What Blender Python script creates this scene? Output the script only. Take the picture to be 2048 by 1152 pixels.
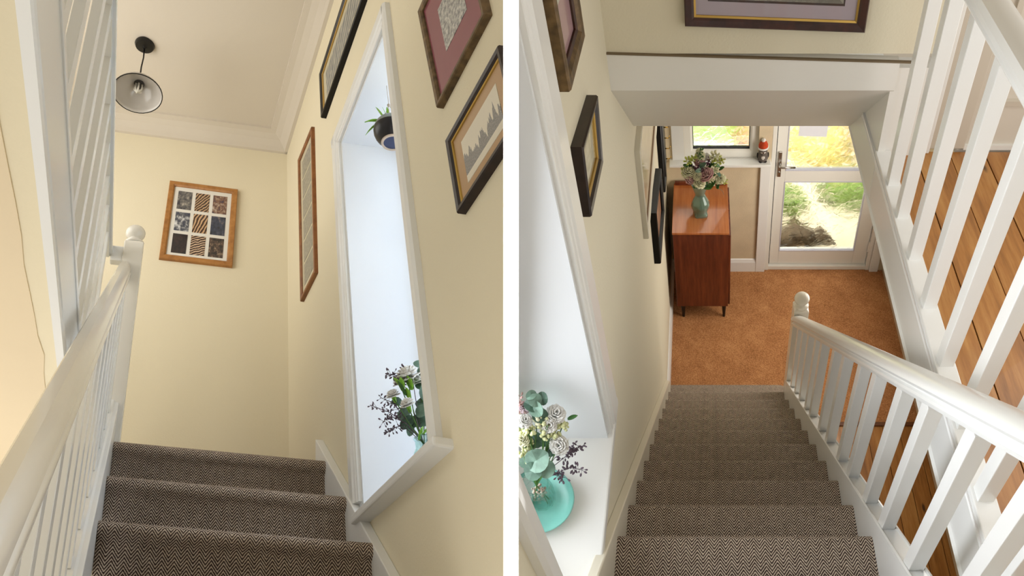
import bpy, bmesh, math, random
from mathutils import Vector, Matrix
random.seed(7)
sc = bpy.context.scene
for o in list(bpy.data.objects): bpy.data.objects.remove(o)
COL = sc.collection

# ------------------------------------------------------------------ camera, world, exposure
F = 1365.0                                   # focal length in pixels of the 2048 wide frame
PHI = math.radians(41.81)
CR = Matrix.Rotation(PHI, 3, 'X')
def ray(x, y): return Vector(((x-1024)/F, (576-y)/F, -1.0))
def nrm(v): return v.normalized()

class Room:
    """A room's own axes: a across, b along the stairs, c up, measured from the camera in metres."""
    def __init__(s, L, D, U):
        s.m = CR @ Matrix((L, D, U)).transposed()
        s.i = s.m.inverted()
    def w(s, a, b, c): return CAM + s.m @ Vector((a, b, c))
    def inv(s, p): return s.i @ (p-CAM)
    def px(s, x, y, a=None, b=None, c=None):
        v = s.i @ (CR @ ray(x, y))
        t = a/v[0] if a is not None else b/v[1] if b is not None else c/v[2]
        return v*t
    def depth(s, p): return -(CR.inverted() @ (s.w(*p)-CAM)).z
CAM = Vector((0, 0, 0))
R = Room(Vector((1, 0, 0)), nrm(ray(1400, -950)), -nrm(ray(1440, 1900)))
Lf = Room(nrm(ray(16700, 2405)), nrm(ray(205, 1520)), nrm(ray(560, -1770)))
FLOOR = -4.51
CAM = Vector((0, 0, -(R.m @ Vector((0, 0, FLOOR))).z))

cam = bpy.data.cameras.new('camera'); camo = bpy.data.objects.new('camera', cam); COL.objects.link(camo)
camo.location = CAM; camo.rotation_euler = (PHI, 0, 0)
cam.sensor_width = 36; cam.lens = 36*F/2048; cam.clip_start = 0.02; cam.clip_end = 200
sc.camera = camo
sc.view_settings.view_transform = 'Standard'; sc.view_settings.look = 'None'
sc.view_settings.exposure = 0.48; sc.view_settings.gamma = 1.0; sc.view_settings.use_curve_mapping = False
W = bpy.data.worlds.new('world'); sc.world = W; W.use_nodes = True
W.node_tree.nodes['Background'].inputs[0].default_value = (1.0, 0.965, 0.91, 1)
W.node_tree.nodes['Background'].inputs[1].default_value = 0.5
try:
    sc.cycles.use_denoising = True; sc.cycles.max_bounces = 7; sc.cycles.diffuse_bounces = 3; sc.cycles.glossy_bounces = 2; sc.cycles.use_adaptive_sampling = True; sc.cycles.adaptive_threshold = 0.06
    sc.cycles.transparent_max_bounces = 8; sc.cycles.sample_clamp_indirect = 6; sc.cycles.caustics_refractive = True
except Exception: pass

def area(name, center, xdir, ydir, sx, sy, power, col, spread=180):
    """Rectangular area lamp; shines along xdir x ydir * -1."""
    l = bpy.data.lights.new(name, 'AREA'); l.shape = 'RECTANGLE'; l.size = sx; l.size_y = sy
    l.energy = power; l.color = col; l.spread = math.radians(spread)
    o = bpy.data.objects.new(name, l); COL.objects.link(o)
    x = nrm(xdir); z = nrm(xdir.cross(ydir)); y = z.cross(x)
    mm = Matrix((x, y, z)).transposed().to_4x4(); mm.translation = center
    o.matrix_world = mm
    return o
def camp(x, y, z): return CAM + CR @ Vector((x, y, -z))
XW = Vector((1, 0, 0))
def spot(name, p, target, ang, power, col=(1, 1, 1)):
    l = bpy.data.lights.new(name, 'SPOT'); l.energy = power; l.color = col; l.spot_size = ang; l.spot_blend = .3; l.shadow_soft_size = .02
    o = bpy.data.objects.new(name, l); COL.objects.link(o); o.location = p
    o.rotation_euler = (target-p).to_track_quat('-Z', 'Y').to_euler()
    return o
# unseen narrow spot lamp added to keep the divider end white
spot('divider_fill_spot', camp(0, 3.0, .82), camp(0, -.05, 1.0), math.radians(3.4), 26000)
# daylight at the stair window of the upward view (shines to -x) and of the downward view (shines to +x)
YC = CR @ Vector((0, 1, 0)); ZC = CR @ Vector((0, 0, -1))
area('window_daylight_up', camp(-0.016, 0.35, 2.55), YC, ZC, 2.3, 1.1, 14, (0.84, 0.92, 1.0), 100)
area('window_daylight_down', camp(0.0118, -0.205, 1.45), CR @ Vector((0, .68, .70)), CR @ Vector((0, .733, -.656)), 1.3, 0.5, 5.0, (0.88, 0.93, 1.0), 125)
# unseen fill lamps added beside the landings and halls of both stairwells
area('landing_fill_up', Lf.w(-1.32, 2.35, 2.3), Lf.m @ Vector((0, 1, 0)), Lf.m @ Vector((0, 0, -1)), 1.8, 1.3, 15, (1.0, 0.985, 0.965))
area('hall_fill_up', Lf.w(-.8, 2.3, -1.3), Lf.m @ Vector((1, 0, 0)), Lf.m @ Vector((0, -1, 0)), 1.0, 1.6, 16, (1.0, 0.97, 0.93))
area('landing_fill_down', R.w(1.72, 1.0, -.75), R.m @ Vector((0, 1, 0)), R.m @ Vector((0, 0, 1)), 1.6, 1.2, 7, (1.0, 0.97, 0.92))
area('hall_side_fill', R.w(1.5, 3.3, -2.9), R.m @ Vector((0, 1, 0)), R.m @ Vector((0, 0, 1)), 1.0, 1.4, 15, (1.0, 0.95, 0.88))
# daylight over the front garden and outside the hall door and window
area('garden_daylight', R.w(0.6, 6.3, -0.9), R.m @ Vector((1, 0, 0)), R.m @ Vector((0, 1, 0.15)), 4.5, 3.0, 50, (1.0, 0.99, 0.96))
area('door_daylight', R.w(0.92, 4.95, -2.6), R.m @ Vector((1, 0, 0)), R.m @ Vector((0, 0.45, 1)), 0.9, 0.9, 75, (1.0, 0.98, 0.93))
area('hall_window_daylight', R.w(0.1, 4.9, -2.4), R.m @ Vector((1, 0, 0)), R.m @ Vector((0, 0.45, 1)), 0.6, 0.8, 40, (1.0, 0.98, 0.93))

# ------------------------------------------------------------------ materials
def lin(c):
    o = []
    for v in c[:3]:
        v /= 255.0
        o.append(v/12.92 if v <= .04045 else ((v+.055)/1.055)**2.4)
    return (*o, 1)
MATS = {}
def base(name):
    m = bpy.data.materials.new(name); m.use_nodes = True
    nt = m.node_tree; return m, nt, nt.nodes['Principled BSDF']
def N(nt, t, **k):
    n = nt.nodes.new(t)
    for a, v in k.items(): setattr(n, a, v)
    return n
def ramp(nt, fac, stops):
    r = N(nt, 'ShaderNodeValToRGB'); e = r.color_ramp.elements
    while len(e) < len(stops): e.new(0.5)
    for x, (p, c) in zip(e, stops): x.position = p; x.color = lin(c)
    nt.links.new(fac, r.inputs[0]); return r.outputs[0]
def coords(nt, kind='Object', scale=(1, 1, 1), rot=(0, 0, 0)):
    t = N(nt, 'ShaderNodeTexCoord'); mp = N(nt, 'ShaderNodeMapping')
    mp.inputs['Scale'].default_value = scale; mp.inputs['Rotation'].default_value = rot
    nt.links.new(t.outputs[kind], mp.inputs[0]); return mp.outputs[0]
def noise(nt, vec, scale, detail=4, rough=.5):
    n = N(nt, 'ShaderNodeTexNoise'); n.inputs['Scale'].default_value = scale
    n.inputs['Detail'].default_value = detail; n.inputs['Roughness'].default_value = rough
    nt.links.new(vec, n.inputs['Vector']); return n.outputs['Fac']
def bump(nt, b, h, strength, dist=.002):
    n = N(nt, 'ShaderNodeBump'); n.inputs['Strength'].default_value = strength; n.inputs['Distance'].default_value = dist
    nt.links.new(h, n.inputs['Height']); nt.links.new(n.outputs[0], b.inputs['Normal'])
def math_(nt, op, a, b=None, c=None):
    n = N(nt, 'ShaderNodeMath', operation=op)
    for i, v in enumerate((a, b, c)):
        if v is None: continue
        if isinstance(v, (int, float)): n.inputs[i].default_value = v
        else: nt.links.new(v, n.inputs[i])
    return n.outputs[0]
def plain(name, col, rough=.5, metal=0, coat=0, var=0, vs=8, bmp=0, bs=60, spec=.5, trans=0, ior=1.45):
    if name in MATS: return MATS[name]
    m, nt, b = base(name)
    b.inputs['Base Color'].default_value = lin(col); b.inputs['Roughness'].default_value = rough
    b.inputs['Metallic'].default_value = metal; b.inputs['Coat Weight'].default_value = coat
    b.inputs['Coat Roughness'].default_value = .04; b.inputs['Specular IOR Level'].default_value = spec
    b.inputs['Transmission Weight'].default_value = trans; b.inputs['IOR'].default_value = ior
    if var >= .05:
        d = tuple(max(0, v*(1-var)) for v in col); u = tuple(min(255, v*(1+var*.5)) for v in col)
        nt.links.new(ramp(nt, noise(nt, coords(nt), vs), [(.3, d), (.7, u)]), b.inputs['Base Color'])
    if bmp: bump(nt, b, noise(nt, coords(nt), bs, 1, .6), bmp)
    MATS[name] = m; return m
def wood(name, c1, c2, c3, su, sv, rough=.35, knots=False, kind='UV', coat=0):
    m, nt, b = base(name)
    v = coords(nt, kind, (su, sv, max(su, sv)*.5))
    g = noise(nt, v, 1.0, 5, .65)
    g2 = noise(nt, coords(nt, kind, (su*.15, sv*.4, 1)), 1.0, 3)
    f = math_(nt, 'ADD', math_(nt, 'MULTIPLY', g, .75), math_(nt, 'MULTIPLY', g2, .3))
    col = ramp(nt, f, [(.32, c1), (.52, c2), (.72, c3)])
    if knots:
        vo = N(nt, 'ShaderNodeTexVoronoi'); vo.inputs['Scale'].default_value = 1
        nt.links.new(coords(nt, kind, (7, 2.2, 1)), vo.inputs['Vector'])
        k = ramp(nt, vo.outputs['Distance'], [(.04, (50, 28, 12)), (.09, (255, 255, 255))])
        mx = N(nt, 'ShaderNodeMix', data_type='RGBA', blend_type='MULTIPLY'); mx.inputs[0].default_value = .85
        nt.links.new(col, mx.inputs[6]); nt.links.new(k, mx.inputs[7]); col = mx.outputs[2]
    nt.links.new(col, b.inputs['Base Color']); b.inputs['Roughness'].default_value = rough
    b.inputs['Coat Weight'].default_value = coat
    bump(nt, b, g, .15)
    return m
def carpet():
    m, nt, b = base('herringbone_carpet')
    t = N(nt, 'ShaderNodeTexCoord'); s = N(nt, 'ShaderNodeSeparateXYZ'); nt.links.new(t.outputs['UV'], s.inputs[0])
    u, v = s.outputs[0], s.outputs[1]
    nz = noise(nt, coords(nt, 'UV', (1, 1, 1)), 260, 2)
    nzl = noise(nt, coords(nt, 'UV', (1, 1, 1)), 30, 2)
    pp = math_(nt, 'PINGPONG', u, .0175)
    q = math_(nt, 'ADD', v, math_(nt, 'MULTIPLY', pp, 1.4))
    q = math_(nt, 'ADD', q, math_(nt, 'MULTIPLY', nz, .005))
    sn = math_(nt, 'SINE', math_(nt, 'MULTIPLY', q, 2*math.pi/.0112))
    # fine dashes across each stripe
    sd = math_(nt, 'SINE', math_(nt, 'MULTIPLY', u, 2*math.pi/.0036))
    f = math_(nt, 'ADD', math_(nt, 'MULTIPLY', sn, .46), math_(nt, 'MULTIPLY', sd, .13))
    f = math_(nt, 'ADD', f, math_(nt, 'ADD', math_(nt, 'MULTIPLY', nz, .4), math_(nt, 'ADD', math_(nt, 'MULTIPLY', nzl, .25), .18)))
    nt.links.new(ramp(nt, f, [(.10, (60, 48, 45)), (.40, (98, 82, 75)), (.60, (174, 156, 140)), (.92, (226, 210, 190))]), b.inputs['Base Color'])
    b.inputs['Roughness'].default_value = .95; b.inputs['Specular IOR Level'].default_value = .1
    bump(nt, b, f, .6, .003)
    return m
def coir():
    m, nt, b = base('coir_matting')
    v = coords(nt, 'Object'); g = noise(nt, v, 130, 4, .7); l = noise(nt, v, 9, 3)
    f = math_(nt, 'ADD', math_(nt, 'MULTIPLY', g, .8), math_(nt, 'MULTIPLY', l, .25))
    nt.links.new(ramp(nt, f, [(.32, (122, 78, 42)), (.52, (190, 128, 78)), (.75, (232, 178, 122))]), b.inputs['Base Color'])
    b.inputs['Roughness'].default_value = .95; bump(nt, b, g, .9, .006)
    return m
def frosted(name, tint):
    """Obscured glass with a star-leaf relief: part clear, part scattered."""
    m = bpy.data.materials.new(name); m.use_nodes = True; nt = m.node_tree
    nt.nodes.remove(nt.nodes['Principled BSDF'])
    out = nt.nodes['Material Output']
    v = coords(nt, 'Object')
    vo = N(nt, 'ShaderNodeTexVoronoi', feature='F1'); vo.inputs['Scale'].default_value = 9; nt.links.new(v, vo.inputs['Vector'])
    vv = N(nt, 'ShaderNodeTexVoronoi', feature='DISTANCE_TO_EDGE'); vv.inputs['Scale'].default_value = 20; nt.links.new(v, vv.inputs['Vector'])
    h = math_(nt, 'ADD', vo.outputs['Distance'], math_(nt, 'MULTIPLY', vv.outputs['Distance'], .35))
    bp = N(nt, 'ShaderNodeBump'); bp.inputs['Strength'].default_value = .8; bp.inputs['Distance'].default_value = .035
    nt.links.new(h, bp.inputs['Height'])
    rf = N(nt, 'ShaderNodeBsdfRefraction'); rf.inputs['IOR'].default_value = 1.12; rf.inputs['Roughness'].default_value = .2
    rf.inputs['Color'].default_value = lin(tint); nt.links.new(bp.outputs[0], rf.inputs['Normal'])
    tr = N(nt, 'ShaderNodeBsdfTransparent'); tr.inputs['Color'].default_value = lin(tint)
    gl = N(nt, 'ShaderNodeBsdfGlossy'); gl.inputs['Roughness'].default_value = .15; nt.links.new(bp.outputs[0], gl.inputs['Normal'])
    m1 = N(nt, 'ShaderNodeMixShader'); m1.inputs[0].default_value = .22
    nt.links.new(rf.outputs[0], m1.inputs[1]); nt.links.new(tr.outputs[0], m1.inputs[2])
    m2 = N(nt, 'ShaderNodeMixShader'); m2.inputs[0].default_value = .05
    nt.links.new(m1.outputs[0], m2.inputs[1]); nt.links.new(gl.outputs[0], m2.inputs[2])
    nt.links.new(m2.outputs[0], out.inputs[0])
    return m
def clear_glass(name, tint, rough=.02, mix=.55):
    m = bpy.data.materials.new(name); m.use_nodes = True; nt = m.node_tree
    nt.nodes.remove(nt.nodes['Principled BSDF']); out = nt.nodes['Material Output']
    g = N(nt, 'ShaderNodeBsdfGlass'); g.inputs['Color'].default_value = lin(tint); g.inputs['Roughness'].default_value = rough; g.inputs['IOR'].default_value = 1.4
    t = N(nt, 'ShaderNodeBsdfTransparent'); t.inputs['Color'].default_value = lin(tint)
    x = N(nt, 'ShaderNodeMixShader'); x.inputs[0].default_value = mix
    nt.links.new(g.outputs[0], x.inputs[1]); nt.links.new(t.outputs[0], x.inputs[2]); nt.links.new(x.outputs[0], out.inputs[0])
    return m
def artprint(name, stops, scale, seed=0, wave=None, rot=0, paper=None):
    """A printed picture: tones from noise or bands on its own UV square."""
    m, nt, b = base(name)
    v = coords(nt, 'UV', (1, 1, 1), (0, 0, rot))
    t = N(nt, 'ShaderNodeVectorMath', operation='ADD'); nt.links.new(v, t.inputs[0]); t.inputs[1].default_value = (seed*3.7, seed*1.3, 0)
    if wave:
        w = N(nt, 'ShaderNodeTexWave'); w.inputs['Scale'].default_value = wave; w.inputs['Distortion'].default_value = 5; w.inputs['Detail'].default_value = 3
        nt.links.new(t.outputs[0], w.inputs['Vector']); f = w.outputs['Fac']
    else: f = noise(nt, t.outputs[0], scale, 8, .65)
    nt.links.new(ramp(nt, f, stops), b.inputs['Base Color'])
    b.inputs['Roughness'].default_value = .4; b.inputs['Coat Weight'].default_value = .6; b.inputs['Coat Roughness'].default_value = .03
    return m
def skyline(name):
    """Pencil drawing of a row of spires on cream paper."""
    m, nt, b = base(name)
    t = N(nt, 'ShaderNodeTexCoord'); s = N(nt, 'ShaderNodeSeparateXYZ'); nt.links.new(t.outputs['UV'], s.inputs[0])
    n1 = N(nt, 'ShaderNodeTexNoise', noise_dimensions='1D'); n1.inputs['Scale'].default_value = 9; n1.inputs['Detail'].default_value = 5
    nt.links.new(s.outputs[0], n1.inputs['W'])
    top = math_(nt, 'ADD', math_(nt, 'MULTIPLY', n1.outputs['Fac'], 1.25), -.12)
    below = math_(nt, 'LESS_THAN', s.outputs[1], top)
    low = math_(nt, 'GREATER_THAN', s.outputs[1], .16)
    g = noise(nt, coords(nt, 'UV', (60, 25, 1)), 1.0, 6, .7)
    k = math_(nt, 'MULTIPLY', math_(nt, 'MULTIPLY', below, low), math_(nt, 'MULTIPLY', g, 1.5))
    nt.links.new(ramp(nt, k, [(.1, (228, 219, 198)), (.6, (150, 146, 140)), (1, (92, 92, 94))]), b.inputs['Base Color'])
    b.inputs['Roughness'].default_value = .5; b.inputs['Coat Weight'].default_value = .5
    return m

WALL = plain('cream_wall_paint', (238, 227, 198), .85, var=.03, vs=3, bmp=.25, bs=140)
WALLR = plain('cream_textured_wallpaper', (228, 220, 196), .8, var=.03, vs=3, bmp=.35, bs=120)
WALLH = plain('beige_hall_wallpaper', (222, 204, 172), .8, var=.05, vs=5, bmp=.5, bs=110)
CEIL = plain('off_white_ceiling_paint', (222, 212, 196), .9, var=.03, vs=4, bmp=.15, bs=200)
WHITE = plain('white_gloss_paint', (243, 243, 240), .28, coat=.15, var=.02, vs=6, bmp=.06, bs=30)
CREAMW = plain('cream_gloss_paint', (243, 238, 226), .22, coat=.3, var=.02, vs=6, bmp=.06, bs=30)
WHITEB = plain('white_satin_paint', (240, 238, 232), .4, var=.03, vs=5, bmp=.12, bs=24)
UPVC = plain('white_upvc', (240, 238, 230), .3)
CARPET = carpet(); COIR = coir()
PINE = wood('pine_floorboard', (122, 76, 30), (176, 118, 56), (206, 154, 88), 26, 2.2, .38, True, coat=.2)
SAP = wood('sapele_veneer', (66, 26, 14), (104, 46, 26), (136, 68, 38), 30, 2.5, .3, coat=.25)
SAPLIT = wood('sapele_lit_veneer', (156, 84, 42), (192, 114, 62), (212, 134, 80), 26, 1.6, .22, coat=.4)  # veneer of the top lightened, window reflection put into its colour
OAK = wood('oak_moulding', (140, 88, 36), (176, 120, 58), (196, 142, 78), 18, 18, .45, kind='Object')
OAKD = wood('brown_oak_moulding', (104, 62, 28), (142, 88, 42), (164, 108, 56), 18, 18, .45, kind='Object')
MAHOG = plain('mahogany_moulding', (62, 32, 26), .3, coat=.2, var=.3, vs=30)
DKBRN = plain('dark_brown_moulding', (44, 30, 24), .35, var=.3, vs=30)
BRONZE = plain('bronze_moulding', (112, 90, 60), .45, metal=.3, var=.3, vs=40)
BLACK = plain('black_paint', (14, 13, 13), .35)
GOLD = plain('gold_slip', (190, 155, 80), .35, metal=.7)
MATW = plain('white_mount', (236, 232, 222), .6, coat=.6)
MATC = plain('cream_mount', (214, 206, 178), .6, coat=.6)
MATT = plain('tan_mount', (186, 148, 104), .6, coat=.6)
MATM = plain('maroon_mount', (132, 48, 66), .6, coat=.6)
MATL = plain('lilac_mount', (172, 160, 170), .6, coat=.8)
CHROME = plain('brushed_steel', (190, 186, 180), .25, metal=1)
BRASS = plain('brass', (214, 170, 70), .25, metal=1)
DARK = plain('dark_gap_rubber', (20, 20, 22), .6)

# ------------------------------------------------------------------ mesh helpers
ORG = {}
class MB:
    def __init__(s): s.v = []; s.f = []; s.uv = None
    def add(s, pts, faces, uv=None):
        k = len(s.v); s.v += [Vector(p) for p in pts]; s.f += [tuple(i+k for i in f) for f in faces]
        if uv is not None:
            if s.uv is None: s.uv = [(0, 0)]*k
            s.uv += uv
        elif s.uv is not None: s.uv += [(0, 0)]*len(pts)
        return s
    def prism(s, pts, ext):
        n = len(pts); q = [p+ext for p in pts]
        return s.add(list(pts)+q, [tuple(range(n)), tuple(range(2*n-1, n-1, -1))]+[(i, (i+1) % n, (i+1) % n+n, i+n) for i in range(n)])
    def loft(s, rings, closed=True, cap=True, loop=False):
        n = len(rings[0]); pts = [p for r in rings for p in r]; fs = []
        m = len(rings)
        for k in range(m if loop else m-1):
            for i in range(n if closed else n-1):
                j = (i+1) % n; k2 = (k+1) % m
                fs.append((k*n+i, k*n+j, k2*n+j, k2*n+i))
        if cap and closed and not loop: fs += [tuple(range(n-1, -1, -1)), tuple(range((m-1)*n, m*n))]
        return s.add(pts, fs)
    def tube(s, path, r, n=6):
        path = [Vector(p) for p in path]; rr = r if isinstance(r, (list, tuple)) else [r]*len(path); rings = []
        up = None
        for i, p in enumerate(path):
            d = nrm(path[min(i+1, len(path)-1)]-path[max(i-1, 0)])
            if up is None or abs(up.dot(d)) > .95: up = Vector((0, 0, 1)) if abs(d.z) < .9 else Vector((1, 0, 0))
            x = nrm(d.cross(up)); y = x.cross(d)
            rings.append([p+(x*math.cos(2*math.pi*k/n)+y*math.sin(2*math.pi*k/n))*rr[i] for k in range(n)])
        return s.loft(rings)
    def lathe(s, o, axis, prof, n=20, cap=True):
        z = nrm(axis); x = nrm(z.cross(Vector((.3, .9, .2)))); y = z.cross(x)
        rings = [[o+z*h+(x*math.cos(2*math.pi*k/n)+y*math.sin(2*math.pi*k/n))*max(r, 1e-4) for k in range(n)] for r, h in prof]
        return s.loft(rings, cap=cap)
    def ball(s, c, r, n=8, m=5, sq=(1, 1, 1), ax=None):
        axs = ax or (Vector((1, 0, 0)), Vector((0, 1, 0)), Vector((0, 0, 1)))
        rings = []
        for j in range(m+1):
            t = math.pi*j/m; q = max(math.sin(t), .02)
            rings.append([c+(axs[0]*math.cos(2*math.pi*k/n)*q*sq[0]+axs[1]*math.sin(2*math.pi*k/n)*q*sq[1]+axs[2]*-math.cos(t)*sq[2])*r for k in range(n)])
        return s.loft(rings)
    def build(s, name, mat, parent=None, smooth=False, bev=0, uvf=None, clip=None, kind=None):
        me = bpy.data.meshes.new(name)
        c = Vector((0, 0, 0))
        for p in s.v: c += p
        c /= len(s.v); c.z = min(p.z for p in s.v)
        if parent is not None: po = ORG[parent.name]
        else: po = Vector((0, 0, 0))
        me.from_pydata([p-c for p in s.v], [], s.f)
        if s.uv or uvf:
            l = me.uv_layers.new(name='UVMap')
            uvs = s.uv if s.uv else [uvf(p) for p in s.v]
            for lp in me.loops: l.data[lp.index].uv = uvs[lp.vertex_index]
        bm = bmesh.new(); bm.from_mesh(me)
        if clip:
            geom = bm.verts[:]+bm.edges[:]+bm.faces[:]
            x, sg = clip
            r = bmesh.ops.bisect_plane(bm, geom=geom, plane_co=Vector((x, 0, 0))-c, plane_no=Vector((sg, 0, 0)), clear_inner=True)
            ed = [e for e in r['geom_cut'] if isinstance(e, bmesh.types.BMEdge)]
            if ed: bmesh.ops.holes_fill(bm, edges=ed)
        bmesh.ops.recalc_face_normals(bm, faces=bm.faces)
        bm.to_mesh(me); bm.free()
        me.materials.append(mat)
        if smooth:
            for p in me.polygons: p.use_smooth = True
        o = bpy.data.objects.new(name, me); COL.objects.link(o)
        if parent is not None: o.parent = parent
        o.location = c-po; ORG[o.name] = c
        if bev:
            b = o.modifiers.new('bevel', 'BEVEL'); b.width = bev; b.segments = 2; b.limit_method = 'ANGLE'; b.angle_limit = .6
        if smooth == 'auto':
            for p in me.polygons: p.use_smooth = True
            e = o.modifiers.new('es', 'EDGE_SPLIT'); e.split_angle = .6
        if kind: o['kind'] = kind
        return o
def bx(rm, a0, a1, b0, b1, c0, c1, mb=None):
    mb = mb or MB()
    p = [rm.w(a0, b0, c0), rm.w(a1, b0, c0), rm.w(a1, b1, c0), rm.w(a0, b1, c0)]
    return mb.prism(p, rm.m @ Vector((0, 0, c1-c0)))
def prof(rm, pts, ext, mb=None):
    """polygon of (a,b,c) points extruded by ext (a,b,c)"""
    return (mb or MB()).prism([rm.w(*p) for p in pts], rm.m @ Vector(ext))
def bcp(rm, poly, a0, a1, mb=None): return prof(rm, [(a0, b, c) for b, c in poly], (a1-a0, 0, 0), mb)
def rail(rm, sect, b0, c0, b1, c1, mb=None):
    """cross-section of (a, dc) carried from b0,c0 to b1,c1, ends cut plumb"""
    return (mb or MB()).loft([[rm.w(a, b0, c0+d) for a, d in sect], [rm.w(a, b1, c1+d) for a, d in sect]])
def uvm(rm, k):
    ix = ['abc'.index(x) for x in k]
    def f(p):
        q = rm.inv(p); return (q[ix[0]], q[ix[1]])
    return f
def tag(o, label, cat, group=None):
    o['label'] = label; o['category'] = cat
    if group: o['group'] = group
    return o
def thing(name, label, cat, loc, group=None):
    o = bpy.data.objects.new(name, None); COL.objects.link(o); o.location = loc; ORG[o.name] = Vector(loc)
    o.empty_display_size = .1
    return tag(o, label, cat, group)
def struct(o, label=None):
    o['kind'] = 'structure'
    if label: o['label'] = label
    return o
CL = (-0.0135, -1); CRT = (0.0100, 1)       # the two sides of the divider slab

# ================================================================== added slab for the white strip between the two views
mb = MB()
x0, x1 = -17.0/F, 13.0/F
mb.prism([camp(x0, -1.7, 1.0), camp(x0, 1.7, 1.0), camp(x0, 1.7, 3.6), camp(x0, -1.7, 3.6)], XW*(x1-x0))
struct(mb.build('divider_strip', plain('white_emulsion', (252, 252, 252), .9)), 'white strip between the two views, added as a thin slab')

# ================================================================== LEFT: looking up the stairs
AW = .745; BB = 3.72; CC = 3.46; TOP = 1.015
UPL = nrm(Lf.m @ Vector((0, 0, 1)))
# walls and ceiling
struct(bx(Lf, -1.5, AW+.1, BB, BB+.1, -.2, CC+.1).build('wall_back', WALL), 'cream end wall at the head of the stairs')
mb = MB()
W0, W1, WC0, WC1 = 1.85, 2.50, .70, 2.37
bcp(Lf, [(.3, -.4), (W0, -.4), (W0, CC+.1), (.3, CC+.1)], AW, AW+.06, mb)
bcp(Lf, [(W1, -.4), (BB, -.4), (BB, CC+.1), (W1, CC+.1)], AW, AW+.06, mb)
bcp(Lf, [(W0, -.4), (W1, -.4), (W1, WC0), (W0, WC0)], AW, AW+.06, mb)
bcp(Lf, [(W0, WC1), (W1, WC1), (W1, CC+.1), (W0, CC+.1)], AW, AW+.06, mb)
struct(mb.build('wall_right', WALL, clip=CL), 'cream wall with the tall stair window and framed pictures')
struct(bx(Lf, -1.5, AW, .2, BB, CC, CC+.08).build('ceiling', CEIL, clip=CL), 'off white ceiling above the stairs')
struct(bx(Lf, -1.5, 1.2, -.6, -.5, -2.2, CC).build('wall_foot', WALL, clip=CL), 'cream wall at the foot of the upward stairs')
struct(bx(Lf, -1.5, -1.4, .6, BB, -.3, CC).build('wall_left', WALL), 'cream wall beyond the landing')
# cornice
cv = [(0, 0), (.02, 0), (.03, .03), (.055, .065), (.09, .085), (.125, .09), (.125, .11), (0, .11)]
c0 = CC-.105
struct(MB().loft([[Lf.w(x, BB-d, c0+h) for d, h in cv] for x in (-1.4, AW)]).build('trim_1', CEIL), 'plaster cornice along the end wall')
struct(MB().loft([[Lf.w(AW-d, y, c0+h) for d, h in cv] for y in (.3, BB)]).build('trim_2', CEIL, clip=CL), 'plaster cornice along the window wall')
# landing soffit, fascia
struct(bx(Lf, -1.4, -.20, .2, BB, .80, 1.0).build('ceiling_soffit', WALL), 'cream underside of the upper landing')
pl = [(-.235, .3, .80), (-.9, .3, .80), (-.9, 2.6, .80)]
for i in range(24): pl.append((-.236-.010*(i/24)-random.uniform(0, .006)+(.01 if i == 9 else 0), 2.6-i*.1, .80))
struct(prof(Lf, pl, (0, 0, -.003)).build('ceiling_plaster', plain('pale_plaster_skim', (236, 218, 186), .85, bmp=.2, bs=90)), 'plaster skim with a ragged edge under the landing')
fs = [(-.20, .775), (-.182, .775), (-.180, .785), (-.186, .792), (-.180, .80), (-.184, .812), (-.190, .82), (-.190, 1.0), (-.20, 1.0)]
fas = struct(MB().loft([[Lf.w(a, b, c) for a, c in fs] for b in (.2, 2.98)]).build('trim_3', WHITE), 'white fascia board with moulded lower edge of the landing')

# window of the upward view
win = bpy.data.objects.new('window_1', None); COL.objects.link(win); win.location = Lf.w(AW, 2.2, WC0); ORG['window_1'] = win.location.copy(); struct(win, 'tall narrow stair window in a deep white recess')
JAMB = plain('white_gloss_reveal', (240, 243, 246), .25, coat=.3, var=.02, vs=9, bmp=.2, bs=14)
bx(Lf, AW-.004, 1.06, W1-.014, W1+.04, WC0, WC1).build('jamb', JAMB, win, clip=CL)
prof(Lf, [(AW-.004, W0, WC1-.014), (1.06, W0, WC1-.014), (1.06, W1, WC1-.014), (AW-.004, W1, WC1-.014)], (0, 0, .04)).build('soffit', JAMB, win, clip=CL)
bx(Lf, AW, AW+.1, W0-.03, W0, WC0, WC1).build('jamb', JAMB, win, clip=CL)
prof(Lf, [(.695, 1.73, .678), (.88, 1.73, .665), (1.06, 2.2, .678), (1.06, W1, .678), (.70, W1, .678), (.695, 2.49, .678)], (0, 0, .027)).build('sill', WHITE, win, bev=.006, clip=CL)
bx(Lf, 1.0, 1.05, W1-.05, W1-.016, WC0, WC1).build('sash_stile', WHITE, win, clip=CL)
bx(Lf, 1.0, 1.05, 2.15, W1, WC1-.06, WC1).build('sash_rail', WHITE, win, clip=CL)
bx(Lf, 1.0, 1.05, 2.15, W1, WC0, WC0+.06).build('sash_rail', WHITE, win, clip=CL)
bx(Lf, 1.02, 1.026, 2.15, W1-.04, WC0+.06, WC1-.06).build('pane', clear_glass('window_glass', (240, 246, 255), 0, .9), win, clip=CL)
def archi(rm, side, b0, b1, c0, c1, aw, name, parent, inner, clip):
    """vertical architrave: stepped moulding; inner = b of the edge at the opening"""
    o = 1 if inner > (b0+b1)/2 else -1
    w_ = abs(b1-b0); e = inner
    st = [(0, 0), (0, .016), (.012, .016), (.016, .020), (.03, .020), (.036, .026), (w_-.01, .026), (w_, .018), (w_, 0)]
    return MB().loft([[rm.w(aw+side*t, e-o*d, c) for d, t in st] for c in (c0, c1)]).build(name, WHITE, parent, clip=clip)
archi(Lf, -1, W1, W1+.085, WC0+.06, WC1+.075, AW, 'architrave', win, W1, CL)
archi(Lf, -1, W0-.062, W0, WC0, WC1+.075, AW, 'architrave', win, W0, CL)
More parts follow.
